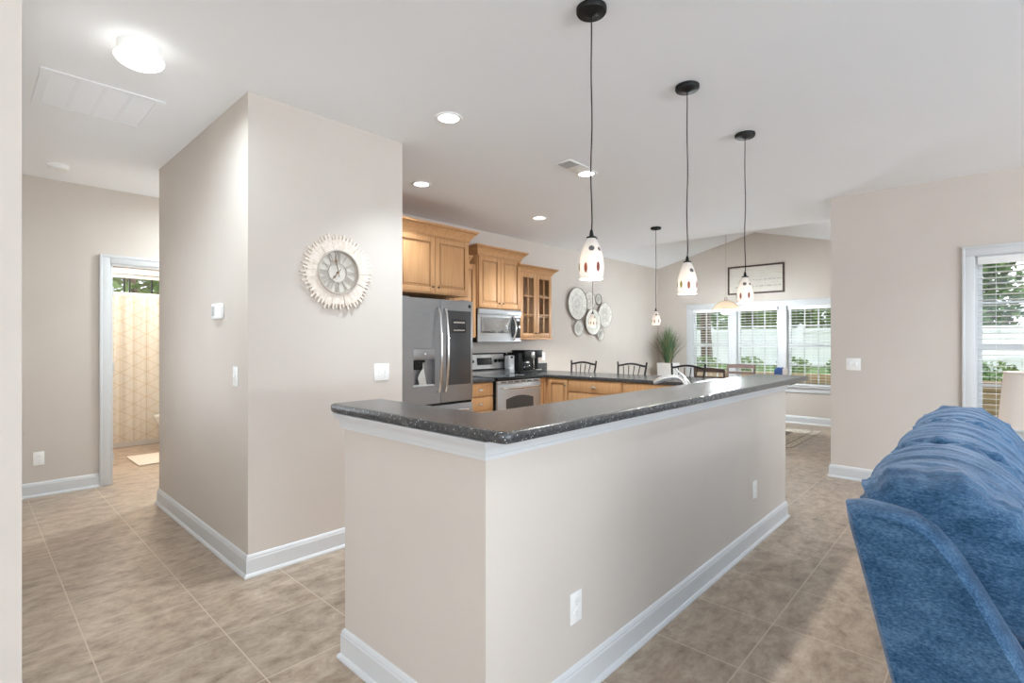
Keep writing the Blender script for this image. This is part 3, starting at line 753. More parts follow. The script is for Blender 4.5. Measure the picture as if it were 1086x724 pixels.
prof = [(.205, .853), (.18, 1.158), (.177, 1.158), (.202, .853)]
lathe(bm, prof + [prof[0]], (LX, LYc, 0), 48, cap=False)
link('lamp_shade', bm, 'lampshade', tl, ang=60)
bm = nb()
bm.free()
for r, z in ((.206, .856), (.181, 1.156)): link('shade_trim', tube(nb(), [(LX+r*math.cos(2*PI*i/48), LYc+r*math.sin(2*PI*i/48), z) for i in range(49)], .003, 6), 'lampshade', tl)
bm = tube(nb(), [(LX, LYc, .86), (LX, LYc, 1.15)], .006, 8); tube(bm, [(LX-.178, LYc, 1.145), (LX+.178, LYc, 1.145)], .0025, 6)
link('lamp_stem', bm, 'bronze', tl)

# ------------------------------------------------------------------ ceiling fixtures
def make_pendant(cord_len, label, group):
    """Local origin at the ceiling; hangs down -Z."""
    t = thing('pendant_lamp', label, 'lamp', (0, 0, 0), group)
    bm = lathe(nb(), [(0, -.034), (.012, -.034), (.022, -.028), (.060, -.024), (.064, -.018), (.064, -.002), (.062, 0), (0, 0)], seg=36, cap=False)
    link('canopy', bm, 'black', t)
    z1 = -cord_len
    link('cord', tube(nb(), [(0.0025*math.sin(i*1.1), .0018*math.sin(i*.8), -.03+(z1+.03)*i/14) if 0 < i < 14 else (0, 0, -.03+(z1+.03)*i/14) for i in range(15)], .0028, 8), 'black', t)
    link('lamp_holder', lathe(nb(), [(.005, z1+.03), (.008, z1+.015), (.010, z1+.002), (.021, z1), (.021, z1-.006), (.014, z1-.010), (.014, z1-.05), (0, z1-.05)], seg=20, cap=False), 'black', t)
    pr = [(.016, .176), (.024, .168), (.034, .145), (.044, .115), (.051, .085), (.0545, .055), (.0535, .03), (.050, .010), (.0475, 0), (.0455, .001), (.048, .012), (.0515, .032), (.0525, .055), (.049, .083), (.042, .113), (.032, .143), (.022, .165), (.016, .172)]
    bm = lathe(nb(), pr, seg=40, cap=False)
    sh = link('lamp_shade', bm, 'artglass', t, ang=70); sh.location = (0, 0, z1-.004-.176); ORG[sh.name] = Vector()
    lathe_b = lathe(nb(), [(0, z1-.052), (.012, z1-.052), (.013, z1-.07), (.022, z1-.095), (.025, z1-.112), (.020, z1-.128), (.01, z1-.136), (0, z1-.138)], seg=20, cap=False)
    link('bulb', lathe_b, 'bulb', t, ang=70)
    lamp('pendant_light', (0, 0, z1-.155), PEND_POWER, .012, (1, .975, .94), t)
    return t
gp = 'art glass pendant lamps'
P0 = make_pendant(.97, 'white art glass pendant over the corner end of the bar', gp)
spots_ = [(1.816, 1.235, 'white art glass pendant over the corner end of the bar', 0),
          (2.733, 1.225, 'white art glass pendant over the middle of the bar', 25),
          (3.632, 1.220, 'white art glass pendant over the far end of the bar', -20)]
pend = []
for i, (x, y, lb, rz) in enumerate(spots_):
    o = P0 if i == 0 else copy_tree(P0)
    o.location = (x, y, CH); o['label'] = lb
    for c in kids(o):
        if c.name.startswith('lamp_shade'): c.rotation_euler.z = math.radians(rz)
P1 = make_pendant(1.03, 'art glass pendant over the peninsula hanging before the corner planter', gp)
P1.location = (5.86, 3.03, CH)
o = copy_tree(P1); o.location = (5.86, 3.965, CH); o['label'] = 'art glass pendant over the peninsula hanging before the wall discs'
for c in kids(o):
    if c.name.startswith('lamp_shade'): c.rotation_euler.z = math.radians(40)

def make_can():
    t = thing('recessed_light', 'x', 'ceiling light', (0, 0, 0), 'recessed ceiling lights')
    link('trim_ring', lathe(nb(), [(.068, 0), (.088, 0), (.088, -.004), (.083, -.008), (.066, -.006), (.063, 0)], seg=40, cap=False), 'white', t, ang=60)
    link('lens', lathe(nb(), [(0, -.0045), (.050, -.0045), (.065, -.003), (.0655, 0)], seg=40, cap=False), 'canlens', t)
    l = bpy.data.lights.new('can_light', 'SPOT'); l.energy = CAN_POWER*4; l.spot_size = math.radians(108); l.spot_blend = .9; l.shadow_soft_size = .06; l.color = (.80, .915, 1)
    lo = bpy.data.objects.new('can_light', l); COL.objects.link(lo); lo.location = (0, 0, -.02); lo.parent = t
    return t
C0 = make_can()
for i, (x, y, lb) in enumerate(((2.093, 2.501, 'round recessed ceiling light in front of the clock wall edge'), (2.804, 3.729, 'round recessed ceiling light nearest the refrigerator'),
                                (4.494, 3.769, 'round recessed ceiling light in front of the microwave'), (3.578, 2.484, 'round recessed ceiling light beside the small ceiling vent'))):
    o = copy_tree(C0) if i < 3 else C0; o.location = (x, y, CH); o['label'] = lb
    if i < 2:
        for c in kids(o):
            if c.type == 'LIGHT': c.data = c.data.copy(); c.data.energy = CAN_POWER*4*(.6, .36)[i]
for x, y, pw_, lb in ((-1.3, -.9, 30, 'added unseen recessed ceiling light behind the viewer'), (2.7, -.3, 50, 'added unseen recessed ceiling light over the front of the sofa'), (4.5, -1.2, 125, 'added unseen recessed ceiling light in the middle of the living room')):  # out-of-view fixtures added to brighten floor, bar and sofa
    o = copy_tree(C0); o.location = (x, y, CH); o['label'] = lb
    for c in kids(o):
        if c.type == 'LIGHT': c.data = c.data.copy(); c.data.energy = pw_; c.data.shadow_soft_size = .2; c.data.spot_size = math.radians(150)
fm = thing('flush_ceiling_light', 'round white flush ceiling light glowing at the hallway entrance', 'ceiling light', (.573, 2.967, CH))
link('base_pan', lathe(nb(), [(.0, CH), (.088, CH), (.088, CH-.055), (.080, CH-.058), (.0, CH-.058)], (.573, 2.967, 0), 48, cap=False), 'white', fm)
link('glass_dome', lathe(nb(), [(.094, CH-.0585), (.100, CH-.063), (.100, CH-.069), (.092, CH-.082), (.070, CH-.096), (.042, CH-.103), (0, CH-.106)], (.573, 2.967, 0), 48, cap=False), 'frost', fm, ang=60)
l = bpy.data.lights.new('dome_light', 'AREA'); l.shape = 'DISK'; l.size = .15; l.energy = DOME_POWER; l.color = (.80, .93, 1)
lo = bpy.data.objects.new('dome_light', l); COL.objects.link(lo); lo.parent = fm; lo.location = (0, 0, -.109)
fm2 = copy_tree(fm); fm2.location = (2.05, 5.5, CH);  # unseen copy added to brighten the end of the hall
for c in kids(fm2):
    if c.type == 'LIGHT': c.data = c.data.copy(); c.data.energy = 22
fm2['label'] = 'added unseen flush ceiling light in the side passage behind the clock wall'

gx0, gx1, gy0, gy1 = .27, .815, 3.56, 4.12
g = thing('return_air_grille', 'white return air grille on the hallway ceiling', 'vent', ((gx0+gx1)/2, (gy0+gy1)/2, CH))
bm = nb()
for b in ((gx0, gx1, gy0, gy0+.035), (gx0, gx1, gy1-.035, gy1), (gx0, gx0+.04, gy0+.0352, gy1-.0352), (gx1-.04, gx1, gy0+.0352, gy1-.0352)): box(bm, b[0], b[1], b[2], b[3], CH-.007, CH-.0005)
for i in (1, 2, 3):
    x = gx0+.04+(gx1-gx0-.08)*i/4; box(bm, x-.008, x+.008, gy0+.0352, gy1-.0352, CH-.0066, CH-.0005)
link('frame', bm, 'ceil', g)
bm = nb(); n = 34
for i in range(n):
    y = gy0+.04+(gy1-gy0-.08)*(i+.5)/n; s = nb(); box(s, gx0+.041, gx1-.041, -.006, .006, -.0006, .0006)
    merge(bm, s, Matrix.Translation((0, y, CH-.004)) @ Matrix.Rotation(math.radians(-14), 4, 'X'))
box(bm, gx0+.041, gx1-.041, gy0+.036, gy1-.036, CH-.0016, CH-.0006)
link('louvres', bm, 'ceil', g, smooth=False)
v = thing('ceiling_vent', 'small two-way ceiling register over the kitchen', 'vent', (3.35, 2.45, CH))
link('plate', B(3.20, 3.50, 2.375, 2.525, CH-.008, CH-.0005, .003), 'white', v)
bm = nb()
for i in range(9): box(bm, 3.205+.012+i*.0135, 3.205+.012+i*.0135+.007, 2.39, 2.51, CH-.0115, CH-.0075)
box(bm, 3.215, 3.345, 2.388, 2.512, CH-.0086, CH-.0075)
link('louvres', bm, 'grey_plastic', v, smooth=False)
sd = thing('smoke_detector', 'round white smoke detector on the hallway ceiling', 'smoke detector', (.518, 5.457, CH))
link('base', lathe(nb(), [(0, CH), (.07, CH), (.07, CH-.012), (0, CH-.012)], (.518, 5.457, 0), 32, cap=False), 'white', sd)
link('cover', lathe(nb(), [(.066, CH-.012), (.064, CH-.03), (.055, CH-.038), (0, CH-.04)], (.518, 5.457, 0), 32, cap=False), 'white', sd)

# ------------------------------------------------------------------ wall plates: local frame, plate in XZ, facing -Y
def plate(name, label, cat, loc, rz, w, h, kind, group=None):
    t = thing(name, label, cat, (0, 0, 0), group)
    link('cover_plate', B(-w/2, w/2, -.006, -.0003, -h/2, h/2, .003), 'white', t)
    if kind == 'outlet':
        for z in (-.02, .02):
            s = link('socket', lathe(nb(), [(0, .0085), (.0155, .0085), (.0165, .0055), (.0165, .004)], (0, 0, z), 20, axis=Vector((0, -1, 0)), cap=False), 'white', t)
            b = nb()
            for x in (-.006, .006): box(b, x-.0012, x+.0012, -.0092, -.0084, z-.001, z+.007)
            box(b, -.002, .002, -.0092, -.0084, z-.010, z-.006)
            sl = link('slots', b, 'grey_plastic', s, smooth=False)
    else:
        for i in range(kind):
            x = (i-(kind-1)/2)*.046
            b = nb(); box(b, x-.005, x+.005, -.0185, -.005, -.008, .012, .002)
            link('toggle', b, 'white', t)
            for z in (-.03, .03): link('screw', cyl(nb(), (x, -.0055, z), .0025, .0015, axis=Vector((0, -1, 0)), seg=10), 'grey_plastic', t)
    t.location = loc; t.rotation_euler.z = rz
    return t
R90 = math.radians(90)
go = 'white duplex outlets'
plate('wall_outlet', 'white outlet low on the bar half wall nearest the bar corner', 'outlet', (1.562, YB, .338), 0, .072, .116, 'outlet', go)
plate('wall_outlet', 'white outlet low on the bar half wall towards its far end', 'outlet', (3.554, YB, .355), 0, .072, .116, 'outlet', go)
plate('wall_outlet', 'white outlet low on the hallway end wall', 'outlet', (.44, HB, .325), 0, .072, .116, 'outlet', go)
plate('wall_outlet', 'white outlet on the kitchen wall beside the coffee maker', 'outlet', (5.74, YK, 1.115), 0, .072, .116, 'outlet', go)
plate('light_switch', 'white double switch plate on the clock wall by the bar', 'light switch', (1.964, YP0, 1.12), 0, .118, .116, 2)
plate('light_switch', 'white double switch plate on the wall behind the sofa', 'light switch', (XR, .961, 1.112), -R90, .118, .116, 2)
plate('light_switch', 'white single switch plate below the thermostat', 'light switch', (XB, 3.25, 1.124), -R90, .072, .116, 1)
t = thing('thermostat', 'white thermostat on the hallway side of the clock wall', 'thermostat', (XB, 3.532, 1.52))
link('body', B(XB-.026, XB-.0005, 3.452, 3.612, 1.472, 1.568, .006), 'white', t)
link('display', B(XB-.0275, XB-.0255, 3.545, 3.595, 1.49, 1.55, .001), 'grey_plastic', t)

# ------------------------------------------------------------------ sunburst clock on the pantry wall, facing -Y
cx_, cz_, cyw = 1.635, 1.772, YP0
ck = thing('wall_clock', 'whitewashed wooden sunburst wall clock with Roman numerals', 'clock', (cx_, cyw, cz_))
rng = random.Random(5); bm = nb(); n = 28
for i in range(n):
    a0 = 2*PI*i/n+.0022; a1 = 2*PI*(i+1)/n-.0022; am = (a0+a1)/2
    ro = .212+rng.uniform(-.006, .010); off = rng.uniform(-.0022, .0022)
    pts = []
    for a in (a0, am, a1): pts.append((.140*math.sin(a), .140*math.cos(a)))
    k = 5
    # the outer end carries two turned finials of unequal length
    for j, (f, rr) in enumerate(((1.0, ro), (.86, ro), (.84, ro+.026), (.74, ro+.034), (.62, ro+.026), (.60, ro-.004), (.42, ro-.004), (.40, ro+.016), (.28, ro+.022), (.16, ro+.014), (.14, ro-.006), (0, ro-.006))):
        a = a0+(a1-a0)*f; pts.append((rr*math.sin(a), rr*math.cos(a)))
    prism(bm, [(cx_+p[0], cyw-.012+off, cz_+p[1]) for p in pts], .011, (0, -1, 0))
link('sunburst_frame', bm, 'whitewash', ck, smooth=False)
def ringy(bm, r0, r1, y0, y1, seg=72):
    lathe(bm, [(r0, y0), (r1, y0), (r1, y1), (r0, y1), (r0, y0)], (cx_, cyw, cz_), seg, axis=Vector((0, -1, 0)), cap=False); return bm
link('backing_ring', ringy(nb(), .139, .214, .001, .0125), 'whitewash', ck, smooth=False)
link('bezel', ringy(nb(), .134, .142, .001, .034), 'taupe', ck)
bm = ringy(nb(), .060, .0655, .008, .014); ringy(bm, .128, .1335, .008, .014)
link('dial_rings', bm, 'taupe', ck)
link('dial_backing', lathe(nb(), [(0, .001), (.1335, .001), (.1335, .005), (0, .005)], (cx_, cyw, cz_), 48, axis=Vector((0, -1, 0)), cap=False), 'signboard', ck, smooth=False)
bm = nb(); ROM = ['XII', 'I', 'II', 'III', 'IIII', 'V', 'VI', 'VII', 'VIII', 'IX', 'X', 'XI']
def stroke(bm, ang, x0, r0, x1, r1, w=.0045):
    s = nb(); d = Vector((x1-x0, 0, r1-r0)); ln = d.length
    box(s, -w/2, w/2, -.012, -.008, 0, ln)
    th = math.atan2(d.x, d.z)
    merge(bm, s, Matrix.Translation((cx_, cyw, cz_)) @ Matrix.Rotation(ang, 4, 'Y') @ Matrix.Translation((x0, 0, r0)) @ Matrix.Rotation(th, 4, 'Y'))
for i, s in enumerate(ROM):
    a = 2*PI*i/12; wd = {'I': .009, 'V': .021, 'X': .021}
    tot = sum(wd[c] for c in s); x = -tot/2
    for c in s:
        w = wd[c]
        if c == 'I': stroke(bm, a, x+w/2, .067, x+w/2, .128)
        elif c == 'V': stroke(bm, a, x+w/2, .067, x+.003, .128); stroke(bm, a, x+w/2, .067, x+w-.003, .128, .003)
        else: stroke(bm, a, x+.003, .067, x+w-.003, .128); stroke(bm, a, x+w-.003, .067, x+.003, .128, .003)
        x += w
link('numerals', bm, 'taupe', ck, smooth=False)
def hand(ang, ln, tail):
    bm = nb(); s = nb()
    o = [(-.0018, -tail), (.0018, -tail), (.0025, 0), (.0025, ln*.55), (.009, ln*.68), (.002, ln*.8), (.001, ln), (-.001, ln), (-.002, ln*.8), (-.009, ln*.68), (-.0025, ln*.55), (-.0025, 0)]
    prism(s, [(p[0], -.020, p[1]) for p in o], .002, (0, -1, 0))
    merge(bm, s, Matrix.Translation((cx_, cyw, cz_)) @ Matrix.Rotation(ang, 4, 'Y')); return bm
link('hour_hand', hand(math.radians(220), .062, .03), 'bronze', ck, smooth=False)
link('minute_hand', hand(math.radians(-13), .105, .03), 'bronze', ck, smooth=False)
link('hub', lathe(nb(), [(0, .024), (.006, .024), (.007, .015), (.007, .005)], (cx_, cyw, cz_), 16, axis=Vector((0, -1, 0)), cap=False), 'bronze', ck)

# ------------------------------------------------------------------ cabinets
def knob(parent, p, axis):
    ax = Vector(axis)
    return link('knob', lathe(nb(), [(.004, 0), (.004, .012), (.010, .017), (.012, .022), (.009, .027), (0, .028)], p, 14, axis=ax, cap=False), 'knob', parent)
def cuppull(parent, c, axis, ux):
    """Cup pull centred at c on a face with outward axis, width along ux."""
    bm = nb(); ax = Vector(axis); u = Vector(ux); up = Vector((0, 0, 1)); rows = []
    for i in range(13):
        a = PI*i/12; row = []
        for j in range(7):
            b = PI/2*j/6
            row.append(bm.verts.new(Vector(c)+u*(-.042*math.cos(a))*(.35+.65*math.cos(b)) + ax*(.004+.022*math.sin(a)*math.cos(b)**.5 if j < 6 else .004) + up*(.022*math.sin(a)*math.sin(b)-.008)))
        rows.append(row)
    for r0, r1 in zip(rows, rows[1:]):
        for j in range(6): bm.faces.new((r0[j], r0[j+1], r1[j+1], r1[j]))
    m = bmesh.ops.solidify(bm, geom=bm.faces[:], thickness=.0015)
    return link('cup_pull', bm, 'pull', parent, ang=70)
def face(axis, at, a0, a1, z0, z1, d0, d1, bev=0, bm=None):
    """Box on a cabinet front: axis 'Y' faces -Y (a along X), axis 'X' faces -X (a along Y); d outward depth."""
    bm = bm if bm is not None else nb()
    if axis == 'Y': return box(bm, a0, a1, at-d1, at-d0, z0, z1, bev)
    return box(bm, at-d1, at-d0, a0, a1, z0, z1, bev)
def door(parent, axis, at, a0, a1, z0, z1, glass=None, knob_at=None, fw=.058):
    bm = nb()
    for b in ((a0, a0+fw, z0, z1), (a1-fw, a1, z0, z1), (a0+fw, a1-fw, z0, z0+fw), (a0+fw, a1-fw, z1-fw, z1)): face(axis, at, b[0], b[1], b[2], b[3], .001, .021, .0025, bm)
    if not glass:
        face(axis, at, a0+fw-.004, a1-fw+.004, z0+fw-.004, z1-fw+.004, .001, .010, 0, bm)
        if a1-a0-2*fw > .06: face(axis, at, a0+fw+.016, a1-fw-.016, z0+fw+.016, z1-fw-.016, .006, .018, .007, bm)
    d = link('door', bm, 'maple', parent, ang=25)
    gl = nb(); w = .005
    for b in ((a0+fw-w, a0+fw, z0+fw, z1-fw), (a1-fw, a1-fw+w, z0+fw, z1-fw), (a0+fw, a1-fw, z0+fw-w, z0+fw), (a0+fw, a1-fw, z1-fw, z1-fw+w)): face(axis, at, b[0], b[1], b[2], b[3], .015, .0216, 0, gl)
    link('glaze_line', gl, 'mapleglaze', d, smooth=False)
    if glass:
        link('glass', face(axis, at, a0+fw-.004, a1-fw+.004, z0+fw-.004, z1-fw+.004, .006, .010), 'cabglass', d, smooth=False)
        mb = nb(); cols, rows = glass
        for i in range(1, cols):
            c = a0+fw+(a1-a0-2*fw)*i/cols; face(axis, at, c-.009, c+.009, z0+fw, z1-fw, .004, .018, .002, mb)
        for j in range(1, rows):
            c = z0+fw+(z1-z0-2*fw)*j/rows; face(axis, at, a0+fw, a1-fw, c-.009, c+.009, .0046, .0172, .002, mb)
        link('mullions', mb, 'maple', d)
    if knob_at:
        p = (knob_at[0], at-.021, knob_at[1]) if axis == 'Y' else (at-.021, knob_at[0], knob_at[1])
        knob(d, p, (0, -1, 0) if axis == 'Y' else (-1, 0, 0))
    return d
def drawer(parent, axis, at, a0, a1, z0, z1):
    bm = face(axis, at, a0, a1, z0, z1, .001, .020, .004)
    d = link('drawer', bm, 'maple', parent, ang=25)
    c = (a0+a1)/2; zc = (z0+z1)/2
    if axis == 'Y': cuppull(d, (c, at-.019, zc), (0, -1, 0), (1, 0, 0))
    else: cuppull(d, (at-.019, c, zc), (-1, 0, 0), (0, 1, 0))
    return d
def crown(parent, x0, x1, yf, yb, z, h=.115, proj=.075):
    pr = [(0, z), (.006, z), (.006, z+h*.12), (.012, z+h*.16), (.018, z+h*.34), (.034, z+h*.52), (.054, z+h*.70), (.062, z+h*.74), (.062, z+h*.80), (proj, z+h*.86), (proj, z+h), (0, z+h)]
    link('crown_moulding', sweep(nb(), [(x0, yb), (x0, yf), (x1, yf), (x1, yb)], pr), 'maple', parent, ang=25)
    cm_ = [o for o in kids(parent) if o.name.startswith('crown_moulding')][0]
    gl = nb()
    for d, k in ((.0055, .13), (.0625, .77)): sweep(gl, [(x0, yb), (x0, yf), (x1, yf), (x1, yb)], [(d-.003, z+h*k-.0025), (d+.0012, z+h*k-.0025), (d+.0012, z+h*k+.0025), (d-.003, z+h*k+.0025)])
    link('glaze_line', gl, 'mapleglaze', cm_, smooth=False)
    link('top_board', B(x0, x1, yf, yb, z+h-.012, z+h), 'maple', parent, smooth=False)
YB_ = YK-.002
def upper(name, label, x0, x1, yf, z0, z1, glass=None, h=.115, knob_z=None):
    t = thing(name, label, 'kitchen cabinet', ((x0+x1)/2, yf, z0), 'maple wall cabinets')
    if glass:
        bm = nb()
        for b in ((x0, x0+.018, z0, z1), (x1-.018, x1, z0, z1), (x0+.018, x1-.018, z0, z0+.018), (x0+.018, x1-.018, z1-.018, z1)): box(bm, b[0], b[1], yf+.018, YB_-.0085, b[2], b[3])
        box(bm, x0, x1, YB_-.008, YB_, z0, z1)
        for b in ((x0, x0+.035, z0, z1), (x1-.035, x1, z0, z1), (x0+.035, x1-.035, z0, z0+.03), (x0+.035, x1-.035, z1-.03, z1)): box(bm, b[0], b[1], yf, yf+.0179, b[2], b[3])
        link('body', bm, 'maple', t, smooth=False)
        for k in (1, 2): link('shelf', B(x0+.018, x1-.018, yf+.03, YB_-.009, z0+(z1-z0)*k/3-.009, z0+(z1-z0)*k/3+.009), 'maple', t, smooth=False)
    else:
        link('body', B(x0, x1, yf, YB_, z0, z1, .002), 'maple', t)
    xm = (x0+x1)/2; g = .012
    kz = knob_z or z0+.065
    door(t, 'Y', yf, x0+g, xm-.002, z0+g, z1-g-.005, glass, (xm-.035, kz)); door(t, 'Y', yf, xm+.002, x1-g, z0+g, z1-g-.005, glass, (xm+.035, kz))
    crown(t, x0, x1, yf-.012, YB_, z1-.012, h)
    return t
upper('wall_cabinet', 'deep maple wall cabinet over the refrigerator', 2.74, 3.665, 4.06, 1.805, 2.385, h=.118)
upper('wall_cabinet', 'maple wall cabinet with raised panel doors above the microwave', 4.115, 4.865, 4.405, 1.728, 2.362, h=.112)
c3 = upper('wall_cabinet', 'maple wall cabinet with glass-paned doors beside the microwave', 4.868, 5.53, 4.43, 1.375, 2.238, (2, 3), h=.092)
bm = nb()
for z in (1.65, 1.945): cyl(bm, (5.53, 4.50, z), .006, .03, 'X', 10)
link('side_hooks', bm, 'grey_plastic', c3)
link('light_rail', B(4.868, 5.55, 4.40, YB_, 1.355, 1.3745, .003), 'maple', c3)
# narrow cabinet in the gap beside the refrigerator
t = thing('wall_cabinet', 'narrow maple wall cabinet squeezed between refrigerator and microwave', 'kitchen cabinet', (3.9, 4.43, 1.375), 'maple wall cabinets')
link('body', B(3.672, 4.112, 4.43, YB_, 1.375, 2.238, .002), 'maple', t)
door(t, 'Y', 4.43, 3.69, 4.10, 1.387, 2.22, None, (3.73, 1.44))
pr_h = .092; z = 2.226
link('crown_moulding', sweep(nb(), [(3.672, 4.418), (4.0, 4.418)], [(0, z), (.006, z), (.012, z+.02), (.034, z+.05), (.06, z+.068), (.072, z+.078), (.072, z+.092), (0, z+.092)]), 'maple', t, ang=25)

def base_body(bm, x0, x1, y0, y1, toe_axis):
    if toe_axis == 'Y': box(bm, x0, x1, y0, y1, .1, .876, .002); box(bm, x0+.01, x1-.01, y0+.07, y1, 0, .1)
    else: box(bm, x0, x1, y0, y1, .1, .876, .002); box(bm, x0+.07, x1, y0+.01, y1-.01, 0, .1)
    return bm
t = thing('base_cabinet', 'maple drawer cabinet between the refrigerator and the range', 'kitchen cabinet', (3.88, 4.13, 0), 'maple base cabinets')
link('body', base_body(nb(), 3.675, 4.098, 4.13, YB_, 'Y'), 'maple', t)
for z0, z1 in ((.725, .862), (.567, .712), (.345, .555), (.115, .333)): drawer(t, 'Y', 4.13, 3.685, 4.088, z0, z1)
t = thing('base_cabinet', 'maple corner cabinet beside the range', 'kitchen cabinet', (4.96, 4.13, 0), 'maple base cabinets')
link('body', base_body(nb(), 4.868, 5.045, 4.13, YB_, 'Y'), 'maple', t)
door(t, 'Y', 4.13, 4.875, 5.026, .115, .862, None, None, .045)
PX = 5.05
t = thing('base_cabinet', 'maple peninsula cabinet in the inner corner with a single door', 'kitchen cabinet', (PX, 3.9, 0), 'maple base cabinets')
link('body', base_body(nb(), PX, 5.43, 3.768, YB_, 'X'), 'maple', t)
door(t, 'X', PX, 3.775, 4.07, .115, .862, None, (3.80, .795), .05)
t = thing('base_cabinet', 'maple peninsula cabinet with wide drawers in front of the stools', 'kitchen cabinet', (PX, 3.4, 0), 'maple base cabinets')
link('body', base_body(nb(), PX, 5.43, 3.012, 3.766, 'X'), 'maple', t)
for z0, z1 in ((.725, .862), (.44, .712), (.115, .427)): drawer(t, 'X', PX, 3.025, 3.755, z0, z1)
t = thing('base_cabinet', 'maple peninsula cabinet at the open end of the counter', 'kitchen cabinet', (PX, 2.63, 0), 'maple base cabinets')
link('body', base_body(nb(), PX, 5.43, 2.25, 3.010, 'X'), 'maple', t)
drawer(t, 'X', PX, 2.265, 2.995, .725, .862)
door(t, 'X', PX, 2.265, 2.628, .115, .712, None, (2.60, .66)); door(t, 'X', PX, 2.632, 2.995, .115, .712, None, (2.66, .66))
# kitchen counters
poly = roundpoly([(4.866, 4.095), (5.02, 4.095), (5.02, 2.20), (5.78, 2.20), (5.78, YB_), (4.866, YB_)][::1], [0, 0, .03, .05, 0, 0])
single('kitchen_countertop', slab(nb(), poly, .8765, .914, .006), 'granite', (5.3, 3.4, .8765), 'charcoal kitchen countertop running along the peninsula with the stools', 'countertop')
single('kitchen_countertop', slab(nb(), [(3.672, 4.095), (4.099, 4.095), (4.099, YB_), (3.672, YB_)], .8765, .914, .006), 'granite', (3.9, 4.4, .8765), 'short charcoal countertop piece between refrigerator and range', 'countertop')
single('counter_backsplash', B(4.87, 5.80, YK-.024, YB_, .9145, 1.02, .003), 'granite', (5.3, YK, .9145), 'low charcoal backsplash strip behind the coffee maker', 'backsplash')
t = thing('sink_cabinet', 'maple sink base cabinets hidden behind the bar half wall', 'kitchen cabinet', (2.8, 1.6, 0), 'maple base cabinets')
bm = nb(); box(bm, 1.9, 4.2, 1.256, 1.86, .1, .876, .002); box(bm, 1.91, 4.19, 1.256, 1.79, 0, .1)
link('body', bm, 'maple', t)
for i in range(4):
    a = 1.915+i*.57; f = link('door', box(box(nb(), a, a+.56, 1.861, 1.88, .115, .862, .004), a+.06, a+.50, 1.876, 1.886, .175, .80, .006), 'maple', t)
single('kitchen_countertop', slab(nb(), [(1.32, 1.252), (4.22, 1.252), (4.22, 1.90), (1.32, 1.90)], .8765, .914, .006), 'granite', (2.8, 1.6, .8765), 'charcoal sink countertop set lower behind the bar top', 'countertop')
fc = thing('kitchen_faucet', 'arched brushed nickel kitchen faucet rising behind the bar', 'faucet', (3.27, 1.455, .914))
bm = lathe(nb(), [(.032, .9145), (.032, .925), (.024, .935), (.022, 1.0), (.018, 1.01), (0, 1.012)], (3.27, 1.455, 0), 24)
link('faucet_body', bm, 'chrome', fc)
p = arc((3.27, 1.455, .99), (3.275, 1.48, 1.10), (3.28, 1.56, 1.09), 8)[:-1] + arc((3.28, 1.56, 1.09), (3.285, 1.64, 1.085), (3.29, 1.71, 1.045), 8)
link('spout', tube(nb(), p, [.016]*10+[.017, .018, .019, .020, .020, .019, .017][:len(p)-10], 14), 'chrome', fc)
link('lever', tube(nb(), arc((3.31, 1.445, 1.0), (3.31, 1.455, 1.06), (3.235, 1.535, 1.148), 8), [.010, .008, .006, .006, .006, .006, .006, .006, .005], 10), 'chrome', fc)

# ------------------------------------------------------------------ refrigerator
FX0, FX1, FY, FT = 2.735, 3.635, 3.955, 1.745
fx = thing('refrigerator', 'slate grey French door refrigerator with door dispenser', 'refrigerator', ((FX0+FX1)/2, FY, 0))
link('cabinet_body', B(FX0+.012, FX1-.004, FY+.075, YB_-.03, .03, FT-.01, .004), 'slate', fx)
FS = 3.204
bm = nb(); dx0, dx1, dz0, dz1 = 2.88, 3.135, .90, 1.265
# door with a real recess for the dispenser
for b in ((FX0, dx0, .725, FT), (dx1, FS-.004, .725, FT), (dx0, dx1, .725, dz0), (dx0, dx1, dz1, FT)): box(bm, b[0], b[1], FY, FY+.068, b[2], b[3])
box(bm, dx0-.002, dx1+.002, FY+.055, FY+.068, dz0-.002, dz1+.002)
dl = link('door', bm, 'slate', fx, smooth=False)
ds = link('dispenser_panel', B(dx0+.002, dx1-.002, FY-.002, FY+.05, 1.155, dz1-.002, .003), 'slate', dl)
link('button', lathe(nb(), [(0, .006), (.008, .006), (.010, .0), (.010, -.002)], (3.015, FY-.002, 1.212), 14, axis=Vector((0, -1, 0)), cap=False), 'white', dl)
bm = nb()
prism(bm, [(dx0+.002, FY+.054, 1.153), (dx1-.002, FY+.054, 1.153), (dx1-.002, FY+.001, 1.153), (dx1-.002, FY+.001, 1.146), (dx0+.002, FY+.001, 1.146)], .004, (0, 0, -1))
link('chute', box(box(nb(), dx0+.02, dx0+.115, FY+.006, FY+.05, 1.06, 1.15, .006), dx0+.004, dx0+.14, FY+.004, FY+.052, 1.128, 1.152, .002), 'black', dl); bm.free()
bm = nb()
o = [(dx0+.10, 1.14), (dx0+.118, 1.14), (dx0+.14, 1.05), (dx0+.165, .915), (dx0+.09, .905), (dx0+.065, .98), (dx0+.09, 1.03), (dx0+.115, 1.06)]
prism(bm, [(q[0], FY+.02, q[1]) for q in o], .012, (0, 1, 0))
link('paddle', bm, 'brightsteel', dl, smooth=False)
link('drip_tray', B(dx0+.003, dx1-.003, FY+.002, FY+.054, dz0, dz0+.012, .002), 'grey_plastic', dl)
bm = B(FS+.004, FX1, FY, FY+.068, .725, FT, .006)
dr = link('door', bm, 'slate', fx)
link('dark_panel', B(3.275, 3.605, FY-.004, FY+.002, .895, 1.640, .002), 'greyglass', dr)
scr = link('display_screen', B(3.345, 3.535, FY-.0075, FY-.0035, 1.42, 1.555, .002), 'blackglass', dr)
